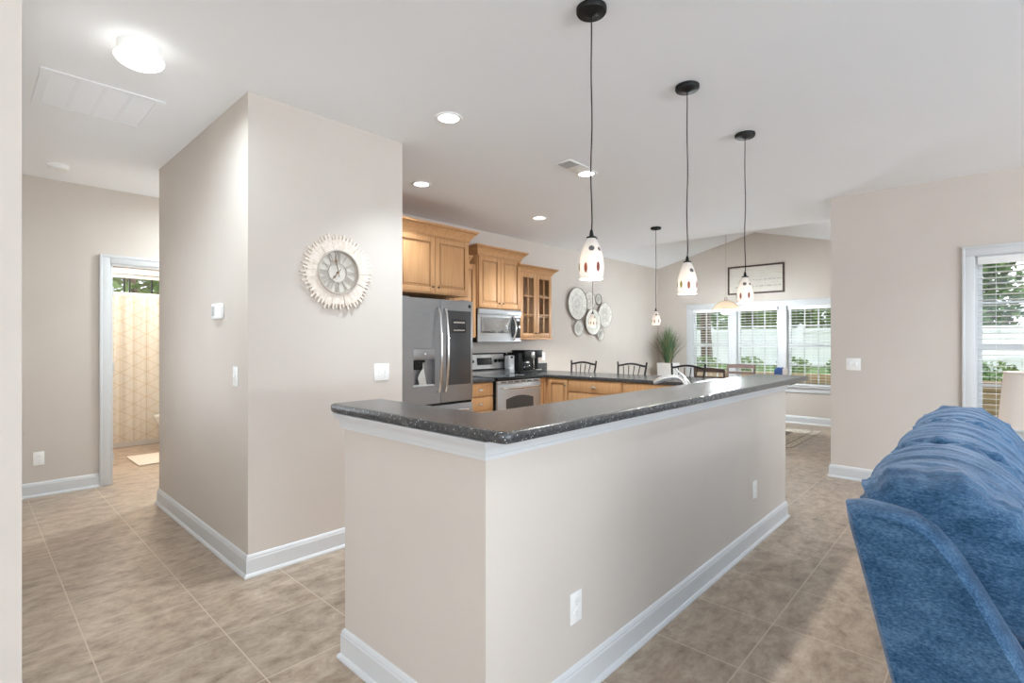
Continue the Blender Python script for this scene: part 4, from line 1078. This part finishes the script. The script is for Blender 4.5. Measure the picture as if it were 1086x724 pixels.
bm = nb(); box(bm, 3.365, 3.515, FY-.0085, FY-.007, 1.515, 1.530); box(bm, 3.365, 3.515, FY-.0085, FY-.007, 1.438, 1.450)
link('display_bars', bm, 'brightsteel', scr, smooth=False)
bm = lathe(nb(), [(.012, 0), (.018, 0), (.018, .003), (.012, .003), (.012, 0)], (3.588, FY-.0005, 1.692), 24, axis=Vector((0, -1, 0)), cap=False)
lathe(bm, [(0, .002), (.009, .002), (.009, 0)], (3.588, FY-.0005, 1.692), 16, axis=Vector((0, -1, 0)), cap=False)
link('round_emblem', bm, 'black', dr, smooth=False)
link('freezer_drawer', B(FX0, FX1, FY, FY+.068, .10, .700, .006), 'slate', fx)
link('door_seal', B(FX0+.006, FX1-.006, FY+.015, FY+.07, .698, .728), 'black', fx, smooth=False)
link('toe_grille', B(FX0+.02, FX1-.02, FY+.06, FY+.10, .012, .095, .003), 'black', fx)
link('hinge_cover', box(B(FX0+.02, FX0+.12, FY+.03, FY+.2, FT-.012, FT+.012, .005), FX1-.12, FX1-.02, FY+.03, FY+.2, FT-.012, FT+.012, .005), 'slate', fx)
def bar_handle(parent, pts, r=.0135):
    link('handle', tube(nb(), pts, r, 12, flat=1.0), 'brightsteel', parent)
for x, d in ((FS-.042, dl), (FS+.042, dr)):
    pts = [(x, FY+.002, 1.655), (x, FY-.03, 1.648)] + [(x, FY-.045-.028*math.sin(PI*i/10), 1.60-.71*i/10) for i in range(11)] + [(x, FY-.03, .842), (x, FY+.002, .835)]
    bar_handle(d, pts)
fz = [o for o in kids(fx) if o.name.startswith('freezer_drawer')][0]
bar_handle(fz, [(FX0+.08, FY+.002, .64), (FX0+.085, FY-.035, .64)] + [(FX0+.1+(FX1-FX0-.2)*i/8, FY-.045-.018*math.sin(PI*i/8), .64) for i in range(9)] + [(FX1-.085, FY-.035, .64), (FX1-.08, FY+.002, .64)])

# ------------------------------------------------------------------ microwave
mx0, mx1, my, mz0, mz1 = 4.118, 4.862, 4.372, 1.320, 1.722
mw = thing('microwave', 'stainless over-the-range microwave with bowed handle', 'microwave', ((mx0+mx1)/2, my, mz0))
link('case', B(mx0, mx1, my+.03, YB_-.001, mz0, mz1, .004), 'black', mw)
bm = nb()
for k in range(10):     # gently bowed front
    a0, a1 = k/10, (k+1)/10
    f0 = my+.03-.03*math.sin(PI*a0)**.6 if 0 < a0 < 1 else my+.022; f1 = my+.03-.03*math.sin(PI*a1)**.6 if 0 < a1 < 1 else my+.022
    xa, xb = mx0+(mx1-mx0)*a0, mx0+(mx1-mx0)*a1
    prism(bm, [(xa, f0, mz0+.006), (xb, f1, mz0+.006), (xb, my+.04, mz0+.006), (xa, my+.04, mz0+.006)], mz1-mz0-.075, (0, 0, 1))
fd = link('door', bm, 'steel', mw, ang=40)
link('top_vent', B(mx0, mx1, my+.002, my+.045, mz1-.066, mz1-.002, .004), 'steel', mw)
link('window', B(mx0+.04, mx0+.53, my-.002, my+.02, mz0+.11, mz1-.10, .004), 'mirrorglass', fd)
link('control_panel', B(mx1-.115, mx1-.02, my+.002, my+.03, mz0+.055, mz1-.095, .003), 'blackglass', mw)
link('display_window', B(mx1-.10, mx1-.035, my+.0005, my+.006, mz1-.135, mz1-.108, .001), 'grey_plastic', mw)
hx = mx0+.585
bm = tube(nb(), [(hx, my+.01, mz1-.085)] + [(hx+.006*math.sin(PI*i/10), my-.008-.038*math.sin(PI*i/10), mz1-.09-(mz1-mz0-.125)*i/10) for i in range(11)] + [(hx, my+.01, mz0+.03)], .012, 12)
link('handle', bm, 'brightsteel', fd)
bm = nb(); rows = []
for s in (-1, 1):
    o = [(hx+s*.0+.042*math.cos(2*PI*i/32), mz0+.19+.14*math.sin(2*PI*i/32)) for i in range(32)]
prism(bm, [(q[0], my+.0, q[1]) for q in o], .003, (0, -1, 0))
link('handle_recess', bm, 'blackglass', fd, smooth=False)
link('underside', B(mx0+.05, mx1-.05, my+.05, YB_-.03, mz0-.006, mz0+.001, .002), 'grey_plastic', mw)

# ------------------------------------------------------------------ range
rx0, rx1, ry = 4.104, 4.861, 4.055
rg = thing('range', 'stainless electric range with black glass cooktop', 'stove', ((rx0+rx1)/2, ry, 0))
link('body', B(rx0, rx1, ry+.03, YB_, .06, .879, .003), 'black', rg)
link('glass_top', B(rx0+.012, rx1-.012, ry+.02, YB_-.135, .9178, .9192), 'blackglass', rg, smooth=False)
link('cooktop', B(rx0-.001, rx1+.001, ry-.005, YB_-.12, .880, .918, .004), 'black', rg)
bm = nb()
for (x, y, r) in ((4.29, 4.25, .095), (4.67, 4.25, .075), (4.29, 4.48, .075), (4.67, 4.48, .095)):
    for rr in (r, r*.72): lathe(bm, [(rr-.002, .9193), (rr, .9197), (rr+.002, .9193)], (x, y, 0), 40, cap=False)
link('burner_rings', bm, 'grey_plastic', rg)
bm = nb(); prism(bm, [(rx0, YB_, .90), (rx0, YB_-.125, .90), (rx0, YB_-.125, .955), (rx0, YB_-.10, .985), (rx0, YB_-.075, 1.17), (rx0, YB_, 1.17)], rx1-rx0, (1, 0, 0))
bg_ = link('backguard', bm, 'steel', rg, ang=20)
link('backguard_cap', box(box(B(rx0-.001, rx1+.001, YB_-.085, YB_, 1.168, 1.184, .005), rx1-.03, rx1+.001, YB_-.10, YB_-.0, .985, 1.17, .006), rx0-.001, rx0+.03, YB_-.10, YB_, .985, 1.17, .006), 'black', rg)
link('backguard_trim', B(rx0, rx1, YB_-.132, YB_-.09, .972, .986, .003), 'black', rg)
tilt = math.atan2(.025, .185)
def on_guard(x0, x1, z0, z1, d, bev=.002):
    s = nb(); box(s, x0, x1, -d, .004, z0-1.0775, z1-1.0775, bev); b = nb()
    merge(b, s, Matrix.Translation((0, YB_-.0875, 1.0775)) @ Matrix.Rotation(-tilt, 4, 'X')); return b
link('display_panel', on_guard(rx0+.24, rx1-.26, 1.035, 1.125, .004), 'blackglass', bg_)
for x in (rx0+.06, rx0+.15, rx1-.20, rx1-.13, rx1-.07):
    k = lathe(nb(), [(.022, 0), (.021, .018), (.018, .024), (0, .025)], (x, YB_-.0915, 1.082), 18, axis=Vector((0, -1, .13)), cap=False)
    link('knob', k, 'black', bg_)
od = link('oven_door', B(rx0+.004, rx1-.004, ry, ry+.04, .275, .842, .006), 'steel', rg)
link('vent_strip', B(rx0+.004, rx1-.004, ry+.002, ry+.04, .846, .878, .003), 'steel', rg)
bm = nb()
for i in range(6): box(bm, rx0+.06+i*.112, rx0+.14+i*.112, ry-.0008, ry+.004, .857, .867)
link('vent_slots', bm, 'black', rg, smooth=False)
bm = nb(); a0, a1 = rx0+.14, rx1-.14
prism(bm, [(a0, ry-.003, .42), (a1, ry-.003, .42), (a1, ry-.003, .665)] + [(a1-(a1-a0)*i/12, ry-.003, .665+.035*math.sin(PI*i/12)) for i in range(13)][1:-1] + [(a0, ry-.003, .665)], .006, (0, 1, 0))
link('oven_window', bm, 'greyglass', od, smooth=False)
link('handle', tube(nb(), [(rx0+.05, ry+.002, 0.795), (rx0+.05, ry-.045, 0.795)] + [(rx0+.06+(rx1-rx0-.12)*i/8, ry-.05-.012*math.sin(PI*i/8), 0.795) for i in range(9)] + [(rx1-.05, ry-.045, 0.795), (rx1-.05, ry+.002, 0.795)], .013, 12), 'brightsteel', od)
link('storage_drawer', B(rx0+.004, rx1-.004, ry+.004, ry+.04, .085, .265, .006), 'steel', rg)
for x in (rx0+.05, rx1-.05):
    for y in (ry+.08, YB_-.06): link('foot', cyl(nb(), (x, y, 0), .02, .062, seg=14), 'black', rg)

# ------------------------------------------------------------------ coffee maker and can opener
qx, qy, qz = 4.90, 4.43, .9148
cm = thing('coffee_maker', 'black two-sided coffee maker with glass carafe', 'coffee maker', (qx+.22, qy+.12, qz))
link('base', B(qx, qx+.45, qy, qy+.24, qz, qz+.032, .008), 'black', cm)
link('water_tank', B(qx, qx+.09, qy+.03, qy+.235, qz+.03, qz+.268, .01), 'black', cm)
link('rear_column', B(qx+.09, qx+.44, qy+.16, qy+.235, qz+.03, qz+.275, .008), 'black', cm)
link('brew_head', B(qx+.09, qx+.30, qy+.0, qy+.235, qz+.185, qz+.292, .012), 'black', cm)
link('control_panel', B(qx+.215, qx+.285, qy-.004, qy+.01, qz+.195, qz+.275, .004), 'brightsteel', cm)
link('pod_head', B(qx+.31, qx+.45, qy+.0, qy+.235, qz+.20, qz+.297, .012), 'black', cm)
link('lid', B(qx+.085, qx+.455, qy-.002, qy+.236, qz+.291, qz+.300, .003), 'black', cm)
link('steel_post', B(qx+.318, qx+.352, qy+.05, qy+.08, qz+.03, qz+.20, .004), 'brightsteel', cm)
link('post', B(qx+.36, qx+.40, qy+.03, qy+.1, qz+.03, qz+.20, .004), 'black', cm)
link('drip_tray', B(qx+.32, qx+.44, qy+.01, qy+.15, qz+.032, qz+.044, .003), 'brightsteel', cm)
cf = link('carafe', lathe(nb(), [(.0, qz+.034), (.055, qz+.034), (.066, qz+.06), (.064, qz+.10), (.05, qz+.14), (.045, qz+.165), (.043, qz+.165), (.048, qz+.14), (.062, qz+.10), (.064, qz+.06), (.053, qz+.037), (0, qz+.037)], (qx+.195, qy+.08, 0), 28, cap=False), 'cabglass', cm)
link('carafe_lid', lathe(nb(), [(.046, qz+.163), (.047, qz+.178), (.0, qz+.182)], (qx+.195, qy+.08, 0), 24, cap=False), 'black', cf)
link('carafe_handle', tube(nb(), arc((qx+.15, qy+.045, qz+.165), (qx+.08, qy-.04, qz+.15), (qx+.145, qy+.03, qz+.06), 8), .008, 8), 'black', cf)
link('carafe_band', lathe(nb(), [(.0465, qz+.150), (.0505, qz+.140), (.0505, qz+.132), (.053, qz+.132), (.053, qz+.142), (.0485, qz+.153)], (qx+.195, qy+.08, 0), 24, cap=False), 'brightsteel', cf)
co = thing('can_opener', 'pale upright electric can opener behind the coffee maker', 'can opener', (4.835, 4.57, .920))
link('housing', B(4.78, 4.89, 4.52, 4.60, .98, 1.15, .012), 'white', co)
link('stand', B(4.79, 4.88, 4.51, 4.605, .9202, .985, .006), 'grey_plastic', co)
link('lever', B(4.815, 4.855, 4.512, 4.522, 1.115, 1.14, .003), 'black', co)

# ------------------------------------------------------------------ wall discs
yd = YK
ws = thing('wall_sculpture', 'cluster of seven woven wire discs on the dining wall', 'wall decor', (6.95, yd, 1.78))
def disc(x, z, r, depth, dark, seed, frill=False):
    rng = random.Random(seed); c = (x, yd-depth, z); ax = Vector((0, -1, 0))
    bm = lathe(nb(), [(0, .006), (r*.35, .004), (r*.8, .009), (r, .016), (r, .013), (r*.8, .005), (r*.35, .0), (0, .001)], c, 48, axis=ax, cap=False)
    if frill:
        for i in range(32):
            a = 2*PI*i/32; tube(bm, [(x+r*.97*math.cos(a), yd-depth-.014, z+r*.97*math.sin(a)), (x+r*1.16*math.cos(a), yd-depth-.018, z+r*1.16*math.sin(a))], .006, 6)
    d = link('disc', bm, 'shell', ws, ang=60)
    w = nb()
    for rr, tt in ((r, .007 if dark else .003), (r*.55, .0015), (r*.30, .0015)):
        tube(w, [(x+rr*math.cos(2*PI*i/48), yd-depth-.015*min(1, rr/r)-.002, z+rr*math.sin(2*PI*i/48)) for i in range(49)], tt, 6, cap=False)
    for i in range(28):
        a = 2*PI*i/28; tube(w, [(x+r*.12*math.cos(a), yd-depth-.007, z+r*.12*math.sin(a)), (x+r*.98*math.cos(a), yd-depth-.0165, z+r*.98*math.sin(a))], .0009, 4)
    link('wire_weave', w, 'wire', d)
    link('stand_off', cyl(nb(), (x, yd-.001, z), .012, depth, axis=ax, seg=10), 'wire', d)
for a in ((6.528, 1.92, .25, .03, 1, 1, 0), (6.885, 1.985, .15, .012, 0, 2, 0), (7.125, 2.022, .085, .02, 1, 3, 0), (7.305, 1.771, .205, .034, 0, 4, 0), (6.925, 1.643, .21, .05, 0, 5, 0), (6.575, 1.537, .115, .014, 0, 6, 1), (7.19, 1.445, .10, .018, 0, 7, 0)):
    disc(a[0], a[1], a[2], a[3], a[4], a[5], bool(a[6]))

# ------------------------------------------------------------------ framed sign on the window wall (faces -X)
sg = thing('framed_sign', 'wide brown framed sign with faint lettering above the triple window', 'wall sign', (XW, 2.94, 2.40))
sy0, sy1, sz0, sz1 = 2.478, 3.392, 2.148, 2.638; fwd = .026
bm = nb()
for b in ((sy0, sy0+fwd, sz0, sz1), (sy1-fwd, sy1, sz0, sz1), (sy0+fwd, sy1-fwd, sz0, sz0+fwd), (sy0+fwd, sy1-fwd, sz1-fwd, sz1)): box(bm, XW-.034, XW-.001, b[0], b[1], b[2], b[3], .002)
link('frame', bm, 'brownframe', sg)
bd = link('board', B(XW-.014, XW-.002, sy0+fwd-.002, sy1-fwd+.002, sz0+fwd-.002, sz1-fwd+.002), 'signboard', sg, smooth=False)
bm = nb(); rng = random.Random(11)
for zc, a, b in ((2.385, 3.20, 2.545), (2.275, 3.27, 2.535)):      # two illegible hand-lettered lines
    y = a
    while y > b:
        for _ in range(rng.choice((2, 3, 4, 5))):
            h = rng.choice((.016, .018, .020, .030)); w = rng.uniform(.010, .016)
            k = rng.random()
            pts = [(XW-.0145, y, zc-h*.5), (XW-.0145, y-w*.3, zc+h*.5), (XW-.0145, y-w*.6, zc-h*.3), (XW-.0145, y-w, zc+h*.25 if k > .4 else zc-h*.5)]
            tube(bm, pts, .0018, 4); y -= w
            if y < b: break
        y -= .022
link('lettering', bm, 'ink', bd, smooth=False)

# ------------------------------------------------------------------ dining area
dl_ = thing('dining_pendant', 'cream dome pendant with exposed bulb over the dining table', 'lamp', (7.85, 2.915, 3.18))
dxp, dyp = 7.85, 2.915; zc_ = CH+(RZ-CH)*(dyp-YD)/(RY-YD)
link('canopy', lathe(nb(), [(0, zc_-.05), (.055, zc_-.045), (.065, zc_-.02), (.065, zc_+.012), (0, zc_+.012)], (dxp, dyp, 0), 28, cap=False), 'bronze', dl_)
link('cord', tube(nb(), [(dxp, dyp, zc_-.04), (dxp, dyp, 1.99)], .0035, 8), 'taupe', dl_)
link('loop', tube(nb(), [(dxp+.0*math.cos(2*PI*i/16), dyp+.018*math.sin(2*PI*i/16), 1.972+.022*math.cos(2*PI*i/16)) for i in range(17)], .004, 6, cap=False), 'bronze', dl_)
pr = [(.02, 1.95), (.05, 1.946), (.10, 1.925), (.15, 1.885), (.185, 1.838), (.20, 1.808), (.205, 1.800), (.199, 1.802), (.181, 1.838), (.147, 1.881), (.098, 1.920), (.05, 1.941), (.02, 1.945)]
link('dome_shade', lathe(nb(), pr, (dxp, dyp, 0), 48, cap=False), 'domeglass', dl_, ang=70)
link('socket', lathe(nb(), [(.025, 1.955), (.025, 1.88), (.02, 1.86), (0, 1.86)], (dxp, dyp, 0), 20), 'bronze', dl_)
link('bulb', lathe(nb(), [(0, 1.86), (.02, 1.858), (.05, 1.84), (.072, 1.80), (.072, 1.775), (.05, 1.745), (0, 1.735)], (dxp, dyp, 0), 28, cap=False), 'bulb', dl_, ang=70)
lamp('dining_light', (0, 0, 1.83-3.18-.13), 64, .12, (.86, .95, 1), dl_)

tb = thing('dining_table', 'dark wood dining table on the rug below the dome pendant', 'table', (7.6, 2.83, 0))
link('tabletop', B(7.12, 8.08, 2.02, 3.64, .725, .76, .008), 'darkwood', tb)
link('apron', B(7.19, 8.01, 2.40, 3.33, .635, .7245, .004), 'darkwood', tb)
for x in (7.215, 7.985):
    for y in (2.42, 3.30): link('leg', lathe(nb(), [(.028, .012), (.034, .05), (.026, .12), (.036, .45), (.040, .60), (.045, .64), (.045, .724)], (x, y, 0), 20), 'darkwood', tb)
rx_ = 7.06
ru = thing('area_rug', 'cream patterned area rug with dark centre under the dining table', 'rug', (7.83, 2.83, 0))
link('pile', B(7.06, 8.61, 1.81, 3.86, .0008, .010, .003), 'rug', ru)
bm = nb(); box(bm, 7.40, 8.27, 2.10, 3.57, .0095, .0112)
for b in ((7.10, 8.57, 1.90, 1.915), (7.10, 8.57, 3.755, 3.77), (7.10, 7.115, 1.915, 3.755), (8.555, 8.57, 1.915, 3.755)): box(bm, b[0], b[1], b[2], b[3], .0095, .0112)
link('dark_border', bm, 'rugdark', ru, smooth=False)
bx = thing('napkin_box', 'blue and white box on the dining table', 'box', (7.8, 2.13, .7605))
link('box_body', B(7.74, 7.86, 2.105, 2.21, .7605, .945, .006), 'blue', bx)
link('white_side', B(7.745, 7.855, 2.06, 2.105, .7605, .955, .004), 'white', bx)
bm = nb()
for i in range(14):
    a = i*.45; tube(bm, [(7.8+.03*math.cos(a), 2.15+.03*math.sin(a), .94), (7.8+.045*math.cos(a), 2.15+.045*math.sin(a), .968)], [.012, .004], 6)
link('tissue', bm, 'blue', bx)

def make_chair(label):
    """Dining chair, local origin on the floor; sits facing +X, back at -X."""
    t = thing('dining_chair', label, 'chair', (0, 0, 0), 'dark wood dining chairs')
    w = .20
    for s in (-1, 1):
        link('back_post', tube(nb(), [(-.17, s*w, .0), (-.19, s*w, .25), (-.20, s*w, .46), (-.225, s*w, .75), (-.255, s*w, .955)], [.019, .020, .021, .019, .015], 10), 'darkwood', t)
        link('leg', tube(nb(), [(.20, s*(w+.005), 0), (.20, s*w, .44)], [.015, .021], 10), 'darkwood', t)
    link('seat', B(-.215, .235, -.225, .225, .435, .475, .014), 'leafcore', t)
    link('seat_rail', B(-.20, .215, -.205, .205, .385, .434, .005), 'darkwood', t)
    for z, h in ((.925, .026), (.825, .018), (.70, .02)):
        bm = nb(); rows = []
        for i in range(11):
            u = i/10; y = -w+2*w*u; bow = .022*math.sin(PI*u); zz = .01*math.sin(PI*u) if z > .88 else 0
            x = -.2-(z-.46)*.11-bow
            rows.append([bm.verts.new(q) for q in ((x-.010, y, z-h), (x+.010, y, z-h), (x+.006, y, z+h+zz), (x-.014, y, z+h+zz))])
        for a, b in zip(rows, rows[1:]):
            for k in range(4): bm.faces.new((a[k], a[(k+1) % 4], b[(k+1) % 4], b[k]))
        bm.faces.new(rows[0]); bm.faces.new(list(reversed(rows[-1]))); bmesh.ops.recalc_face_normals(bm, faces=bm.faces)
        link('back_slat', bm, 'darkwood', t, ang=40)
    bm = nb()
    for s in (-1, 1): tube(bm, [(-.18, s*w, .2), (.2, s*w, .2)], .010, 8)
    tube(bm, [(0, -w, .2), (0, w, .2)], .010, 8)
    link('stretcher', bm, 'darkwood', t)
    return t
ch = make_chair('dark wood dining chair on the kitchen side of the table')
ch.location = (7.15, 2.786, 0.0145)
c2 = copy_tree(ch); c2.location = (8.06, 2.852, 0.0145); c2.rotation_euler.z = PI; c2['label'] = 'dark wood dining chair on the window side of the table'

def make_stool(label):
    """Iron counter stool, local origin on the floor; faces -X, its back at +X."""
    t = thing('bar_stool', label, 'bar stool', (0, 0, 0), 'black iron counter stools')
    w = .185
    for s in (-1, 1):
        link('back_post', tube(nb(), [(.20, s*(w+.02), 0), (.175, s*w, .35), (.165, s*w, .63), (.18, s*(w-.004), .80), (.215, s*(w+.016), .99), (.222, s*(w+.024), 1.066)], [.011, .012, .0125, .0125, .0125, .011], 10), 'blackmetal', t)
        link('leg', tube(nb(), [(-.20, s*(w+.02), 0), (-.165, s*w, .62)], .0115, 10), 'blackmetal', t)
    pts = [(.21+.0*i, -w-.012+(2*w+.024)*i/12, 1.015+.028*math.sin(PI*i/12)**1.5) for i in range(13)]
    bm = nb(); rows = []
    for p in pts: rows.append([bm.verts.new(q) for q in ((p[0]-.008, p[1], p[2]-.012), (p[0]+.008, p[1], p[2]-.012), (p[0]+.010, p[1], p[2]+.012), (p[0]-.006, p[1], p[2]+.012))])
    for a, b in zip(rows, rows[1:]):
        for k in range(4): bm.faces.new((a[k], a[(k+1) % 4], b[(k+1) % 4], b[k]))
    bm.faces.new(rows[0]); bm.faces.new(list(reversed(rows[-1]))); bmesh.ops.recalc_face_normals(bm, faces=bm.faces)
    link('top_rail', bm, 'blackmetal', t, ang=40)
    link('lower_rail', tube(nb(), [(.17, -w, .70), (.17, w, .70)], .009, 8), 'blackmetal', t)
    for k in (-1.5, -.5, .5, 1.5):
        y = k*.075
        link('spindle', tube(nb(), [(.17, y*.8, .70), (.172, y*.82, .82), (.195, y*.95, .93), (.212, y*1.08, 1.02)], .0062, 8), 'blackmetal', t)
    link('seat', B(-.20, .19, -.205, .205, .63, .675, .018), 'leafcore', t)
    link('seat_frame', B(-.185, .18, -.19, .19, .605, .6295, .004), 'blackmetal', t)
    bm = nb()
    for s in (-1, 1): tube(bm, [(-.19, s*(w+.013), .2), (.187, s*(w+.013), .2)], .008, 8)
    tube(bm, [(-.19, -w-.013, .24), (-.19, w+.013, .24)], .009, 8); tube(bm, [(.187, -w-.013, .24), (.187, w+.013, .24)], .008, 8)
    link('footrest', bm, 'blackmetal', t)
    return t
st = make_stool('black iron bar stool in front of the wall discs')
for i, (y, lb) in enumerate(((4.13, 'black iron bar stool in front of the wall discs'), (3.375, 'black iron bar stool in the middle of the peninsula'), (2.625, 'black iron bar stool at the faucet end of the peninsula'))):
    o = st if i == 0 else copy_tree(st); o.location = (5.66, y, 0); o['label'] = lb

# grass plant in a tall planter
px_, py_ = 8.93, 4.37
pl = thing('tall_planter', 'tall white tapered planter in the dining corner', 'planter', (px_, py_, 0))
bm = nb(); rows = []
for z, h, in ((.0, .105), (.90, .150), (.935, .152), (.935, .128), (.86, .122)): rows.append([bm.verts.new((px_+sx*h, py_+sy*h, z)) for sx, sy in ((-1, -1), (1, -1), (1, 1), (-1, 1))])
for a, b in zip(rows, rows[1:]):
    for k in range(4): bm.faces.new((a[k], a[(k+1) % 4], b[(k+1) % 4], b[k]))
bm.faces.new(list(reversed(rows[0]))); bm.faces.new(rows[-1])
link('pot', bm, 'planter', pl, smooth=False)
link('soil', B(px_-.12, px_+.12, py_-.12, py_+.12, .861, .885, .01), 'bark', pl)
gp_ = thing('ornamental_grass', 'spiky green ornamental grass in the tall white planter', 'plant', (px_, py_, .886))
def blades(bm, n, seed, hmax, spread):
    rng = random.Random(seed)
    for _ in range(n):
        a = rng.uniform(0, 2*PI); lean = rng.random()**1.3*spread; h = hmax*rng.uniform(.6, 1)*(1-.25*lean/spread)
        r0 = rng.uniform(0, .06); b = Vector((px_+r0*math.cos(a), py_+r0*math.sin(a), .884)); d = Vector((math.cos(a), math.sin(a), 0)); sd = Vector((-d.y, d.x, 0))
        rows = []
        for i in range(6):
            u = i/5; p = b + d*lean*(u**1.7) + Vector((0, 0, h*(u-.12*lean*u*u))); p.x = min(p.x, 9.22); p.y = min(p.y, 4.71); w = .0055*(1-u)**.6+.0005
            rows.append((bm.verts.new(p+sd*w), bm.verts.new(p-sd*w)))
        for q, r in zip(rows, rows[1:]): bm.faces.new((q[0], q[1], r[1], r[0]))
    return bm
link('blades', blades(nb(), 380, 3, .80, .36), 'blade', gp_, smooth=False)
link('dry_blades', blades(nb(), 60, 4, .74, .42), 'timber', gp_, smooth=False)

# ------------------------------------------------------------------ bathroom
sc_ = thing('shower_curtain', 'cream shower curtain with gold geometric cube pattern', 'curtain', (1.6, 7.9, 1.9))
bm = nb(); nx, nz_ = 150, 10
vv = [[bm.verts.new((.78+1.9*i/nx, 7.90+.022*math.sin(i*.62+.4*math.sin(i*.13))*(.7+.3*j/nz_)+.012*math.sin(i*.21), .075+1.815*j/nz_-(.008*math.cos(i*.62) if j == nz_ else 0))) for i in range(nx+1)] for j in range(nz_+1)]
for j in range(nz_):
    for i in range(nx): bm.faces.new((vv[j][i], vv[j][i+1], vv[j+1][i+1], vv[j+1][i]))
bmesh.ops.solidify(bm, geom=bm.faces[:], thickness=.002)
link('cloth', bm, 'curtain', sc_, ang=80)
bm = nb()
for i in range(12):
    x = .85+i*.16; tube(bm, [(x, 7.9+.02*math.cos(2*PI*k/12), 1.915+.024*math.sin(2*PI*k/12)) for k in range(13)], .003, 6, cap=False)
link('rings', bm, 'curtainrod', sc_)
single('curtain_rod', tube(nb(), [(.7505, 7.9, 1.93), (2.7495, 7.9, 1.93)], .0125, 14), 'curtainrod', (1.7, 7.9, 1.93), 'white shower curtain rod across the bathroom', 'curtain rod')
tbm = nb()
for b in ((.755, 2.745, 7.96, 8.03, 0, .42), (.755, 2.745, 8.62, 8.70, 0, .42), (.755, .84, 8.03, 8.62, 0, .42), (2.66, 2.745, 8.03, 8.62, 0, .42), (.84, 2.66, 8.03, 8.62, 0, .10)): box(tbm, *b, .008)
single('bathtub', tbm, 'tub', (1.75, 8.3, 0), 'white bathtub behind the cream shower curtain', 'bathtub')
to = thing('toilet', 'white toilet half hidden behind the clock wall', 'toilet', (1.88, 7.4, 0))
# bowl points towards -X with the tank against the far side
link('bowl', lathe(nb(), [(.11, 0), (.12, .03), (.10, .15), (.13, .28), (.185, .38), (.19, .40), (.15, .40), (.10, .30), (0, .25)], (1.77, 7.42, 0), 28, cap=False), 'tub', to, ang=60)
link('pedestal', B(1.79, 2.35, 7.31, 7.53, 0, .36, .04), 'tub', to)
link('seat_lid', lathe(nb(), [(0, .405), (.195, .405), (.20, .415), (.195, .43), (0, .44)], (1.775, 7.42, 0), 28, cap=False), 'tub', to, ang=60)
link('tank', B(2.28, 2.46, 7.20, 7.64, .38, .74, .02), 'tub', to)
link('tank_lid', B(2.27, 2.47, 7.19, 7.65, .742, .775, .01), 'tub', to)
single('bath_mat', B(1.27, 2.0, 6.62, 7.22, .0008, .016, .007), 'mat', (1.6, 6.9, 0), 'cream bath mat on the bathroom floor', 'bath mat')
vl = thing('bathroom_light', 'white glass dome ceiling light inside the bathroom', 'ceiling light', (1.75, 7.0, CH))
link('base_pan', cyl(nb(), (1.75, 7.0, CH-.03), .12, .03, seg=32), 'white', vl)
link('glass_dome', lathe(nb(), [(.13, CH-.03), (.125, CH-.06), (.09, CH-.09), (0, CH-.105)], (1.75, 7.0, 0), 32, cap=False), 'frost', vl, ang=60)
lo = lamp('bathroom_glow', (0, 0, -.2), 46, .1, (1, .94, .84), vl)
